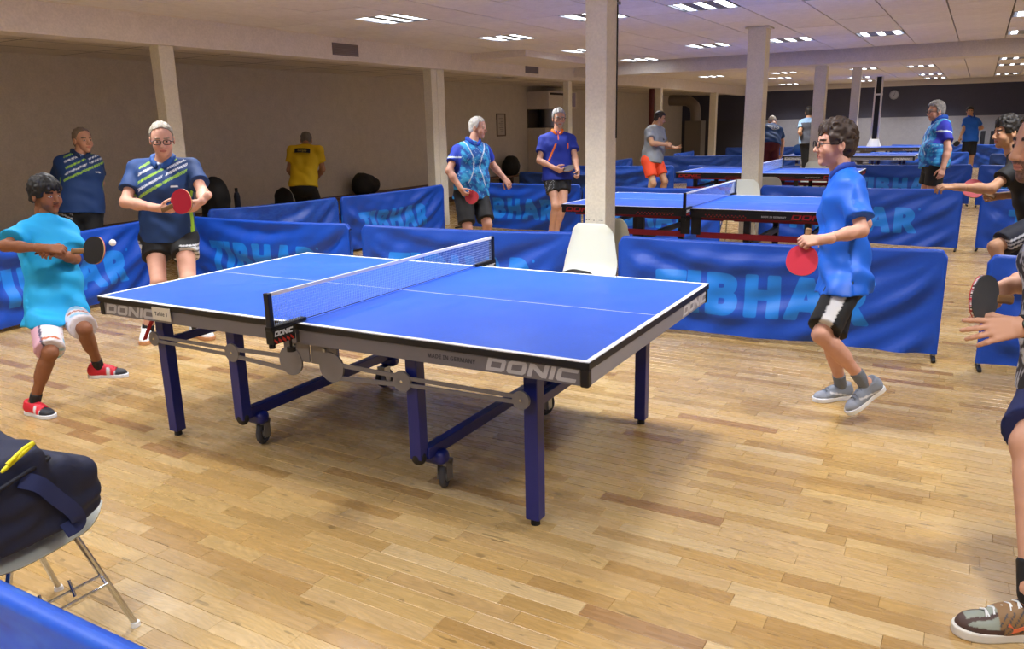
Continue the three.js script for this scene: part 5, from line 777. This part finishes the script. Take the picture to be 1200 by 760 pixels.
// dark things along the bench
lump('black_jacket', 'black jacket hanging over a seat behind the man with glasses', 'jacket', [-5.62, 0.0, -3.49], [cap([0, 0.3, 0], [0, 0.7, 0], 0.19, 0.16, 0.1), ell([0, 0.84, 0], [0.17, 0.2, 0.16], 0.1), ell([0.1, 0.3, 0.1], [0.22, 0.3, 0.2], 0.1)], 0.018, LIN('#0c0c0f'));
{ const b = thing('water_bottle', 'dark water bottle standing on a stool beside the black jacket', 'bottle', [-5.8, 0.57, -3.98]); part('bottle_body', new THREE.LatheGeometry([[0, 0], [0.038, 0], [0.04, 0.01], [0.04, 0.18], [0.03, 0.22], [0.018, 0.235]].map(p => new THREE.Vector2(...p)), 20), std('#1b2032', 0.35), b); part('cap', cyl(0.02, 0.02, 0.05, 0, 0.26, 0, 16), M.black, b);
  const s = thing('wooden_stool', 'low brown stool under the dark water bottle', 'stool', [-5.8, 0.1, -3.98]); part('seat', rbox(0.32, 0.03, 0.32, 0, 0.455, 0, 0.008), std('#5d4331', 0.6), s); for (const x of [-1, 1]) for (const z of [-1, 1]) part('leg', rod([x * 0.14, -0.1, z * 0.14], [x * 0.12, 0.44, z * 0.12], 0.016), std('#4b3424', 0.6), s); }
lump('black_rucksack', 'black rucksack on the bench right of the man in yellow', 'bag', [XL + 0.26, 0.43, -7.93], [ell([0, 0.16, 0.06], [0.16, 0.2, 0.22], 0.08), ell([0, 0.14, -0.2], [0.15, 0.15, 0.16], 0.08), cap([0, 0.3, 0.1], [0, 0.26, -0.2], 0.07, 0.05, 0.06)], 0.016, LIN('#0c0c0f'));
lump('black_holdall', 'black holdall on the bench behind the white-haired man', 'bag', [XL + 0.26, 0.43, -13.2], [ell([0, 0.2, 0], [0.17, 0.24, 0.32], 0.08), cap([0, 0.36, -0.15], [0, 0.4, 0.1], 0.07, 0.06, 0.06)], 0.02, LIN('#0c0c0f'));
{ const b = thing('wall_bench', 'second brown bench along the wall behind the white-haired man', 'bench', [XL + 0.24, 0, -13.0]); for (const x of [-0.13, 0, 0.13]) part('slat', rbox(0.11, 0.03, 3.6, x, 0.415, 0, 0.006), std('#6b4a34', 0.6), b); for (const z of [-1.6, 0, 1.6]) part('leg', rbox(0.36, 0.4, 0.05, 0, 0.2, z, 0.006), std('#4b3424', 0.7), b); }
lump('black_kit_bag', 'black kit bag beside the legs of the man in yellow', 'bag', [-6.34, 0, -5.3], [cap([0, 0.2, 0], [0, 0.62, 0], 0.16, 0.13, 0.06)], 0.018, LIN('#0b0b0e'));
// notice frame on the wall
{ const f = thing('notice_frame', 'narrow framed notice hanging on the beige wall', 'picture', [XL + 0.012, 1.59, -13.2]); part('frame', [boxBetween(-0.01, 0.012, -0.26, 0.26, -0.2, -0.17), boxBetween(-0.01, 0.012, -0.26, 0.26, 0.17, 0.2), boxBetween(-0.01, 0.012, 0.23, 0.26, -0.17, 0.17), boxBetween(-0.01, 0.012, -0.26, -0.23, -0.17, 0.17)], std('#6b5a48', 0.6), f); part('paper', boxBetween(-0.008, 0.0, -0.23, 0.23, -0.17, 0.17), std('#c4bcb0', 0.9), f); part('printed_lines', mergeGeometries(Array.from({ length: 9 }, (_, i) => boxBetween(0.0002, 0.001, 0.14 - i * 0.035, 0.15 - i * 0.035, -0.11, 0.1 - (i % 3) * 0.04))), std('#77706a', 0.9), f); }
// cabinet with duct
{ const c = thing('wall_cabinet', 'pale cabinet with metal drum and duct box against the wall', 'cabinet', [XL, 0, -15.3]); part('cabinet_body', rbox(0.5, 1.5, 1.6, 0.25, 0.75, 0, 0.01), M.wall, c); part('drum', cyl(0.33, 0.33, 0.42, 0.34, 1.73, 0.1, 28), M.steel, c); part('backing', boxBetween(0.0, 0.03, 1.5, 1.95, -0.8, 0.8), std('#4a4038', 0.9), c); part('duct_box', rbox(0.6, 0.42, 1.6, 0.3, 2.16, 0, 0.01), M.lowCeiling, c); part('shadow_gap_slot', boxBetween(0.55, 0.606, 2.28, 2.33, -0.1, 0.72), M.black, c); }
{ const p = thing('wall_poster', 'pale purple poster stuck on the duct box', 'poster', [XL + 0.605, 2.18, -15.75]); part('sheet', boxBetween(-0.002, 0.002, -0.17, 0.17, -0.24, 0.24), std('#a79fbf', 0.8), p); part('printed_ring', new THREE.TorusGeometry(0.08, 0.014, 6, 24).rotateY(Math.PI / 2).scale(0.1, 1, 1).translate(0.003, 0, 0), std('#8277a8', 0.8), p); }
// tall grey cabinet with silver duct at the back
{ const c = thing('grey_cabinet', 'tall grey cabinet with a bent silver duct at the back left', 'cabinet', [-5.75, 0, -23.2]); part('cabinet_body', rbox(0.55, 1.6, 0.5, 0, 0.8, 0, 0.01), std('#77716a', 0.7), c); part('duct', tube([[0.0, 1.6, 0], [0, 1.85, 0], [-0.05, 2.08, 0], [-0.3, 2.25, 0], [-0.9, 2.28, 0]], 0.17, 40, 20), std('#8a8178', 0.45, { metalness: 0.6 }), c); }
// clock
{ const c = thing('wall_clock', 'round pale wall clock on the charcoal end wall', 'clock', [-0.11, 2.296, ZF]); part('rim', new THREE.TorusGeometry(0.135, 0.016, 10, 40).translate(0, 0, 0.02), M.steel, c); part('face', cyl(0.135, 0.135, 0.02, 0, 0, 0, 40).rotateX(Math.PI / 2).translate(0, 0, 0.012), std('#a9a9b4', 0.5), c); part('hour_hand', boxBetween(-0.006, 0.006, -0.01, 0.07, 0.023, 0.026), M.black, c).rotation.z = 2.6; part('minute_hand', boxBetween(-0.004, 0.004, -0.01, 0.11, 0.027, 0.03), M.black, c).rotation.z = -0.3; }
// row of dark chairs at the end wall
for (let i = 0; i < 6; i++) { const c = thing('folding_chair', 'dark folding chair leaning in the row at the end wall', 'chair', [2.55 + i * 0.27, 0, -26.1], 0, 'folding chairs at the end wall'); part('backrest', rbox(0.13, 0.5, 0.03, 0, 0.86, 0.02, 0.01), std('#22222a', 0.6), c); part('seat', rbox(0.2, 0.03, 0.3, 0, 0.45, 0.12, 0.01), std('#22222a', 0.6), c); for (const s of [-1, 1]) part('leg', rod([s * 0.09, 0, 0.25], [s * 0.07, 1.1, 0.0], 0.01), M.steel, c); for (const s of [-1, 1]) part('leg', rod([s * 0.09, 0, 0.0], [s * 0.08, 0.45, 0.2], 0.01), M.steel, c); }
lump('blue_kit_bag', 'blue and neon green kit bag on the far table near the columns', 'bag', [-1.12, 0.76, -16.6], [ell([0, 0.12, 0], [0.2, 0.14, 0.14], 0.05)], 0.014, p => (p[0] > 0.02 && p[0] < 0.09 ? LIN('#a9d33a') : p[0] > 0.09 ? LIN('#cfd6d8') : LIN('#1e4c86')));
renderer.render(scene, camera);
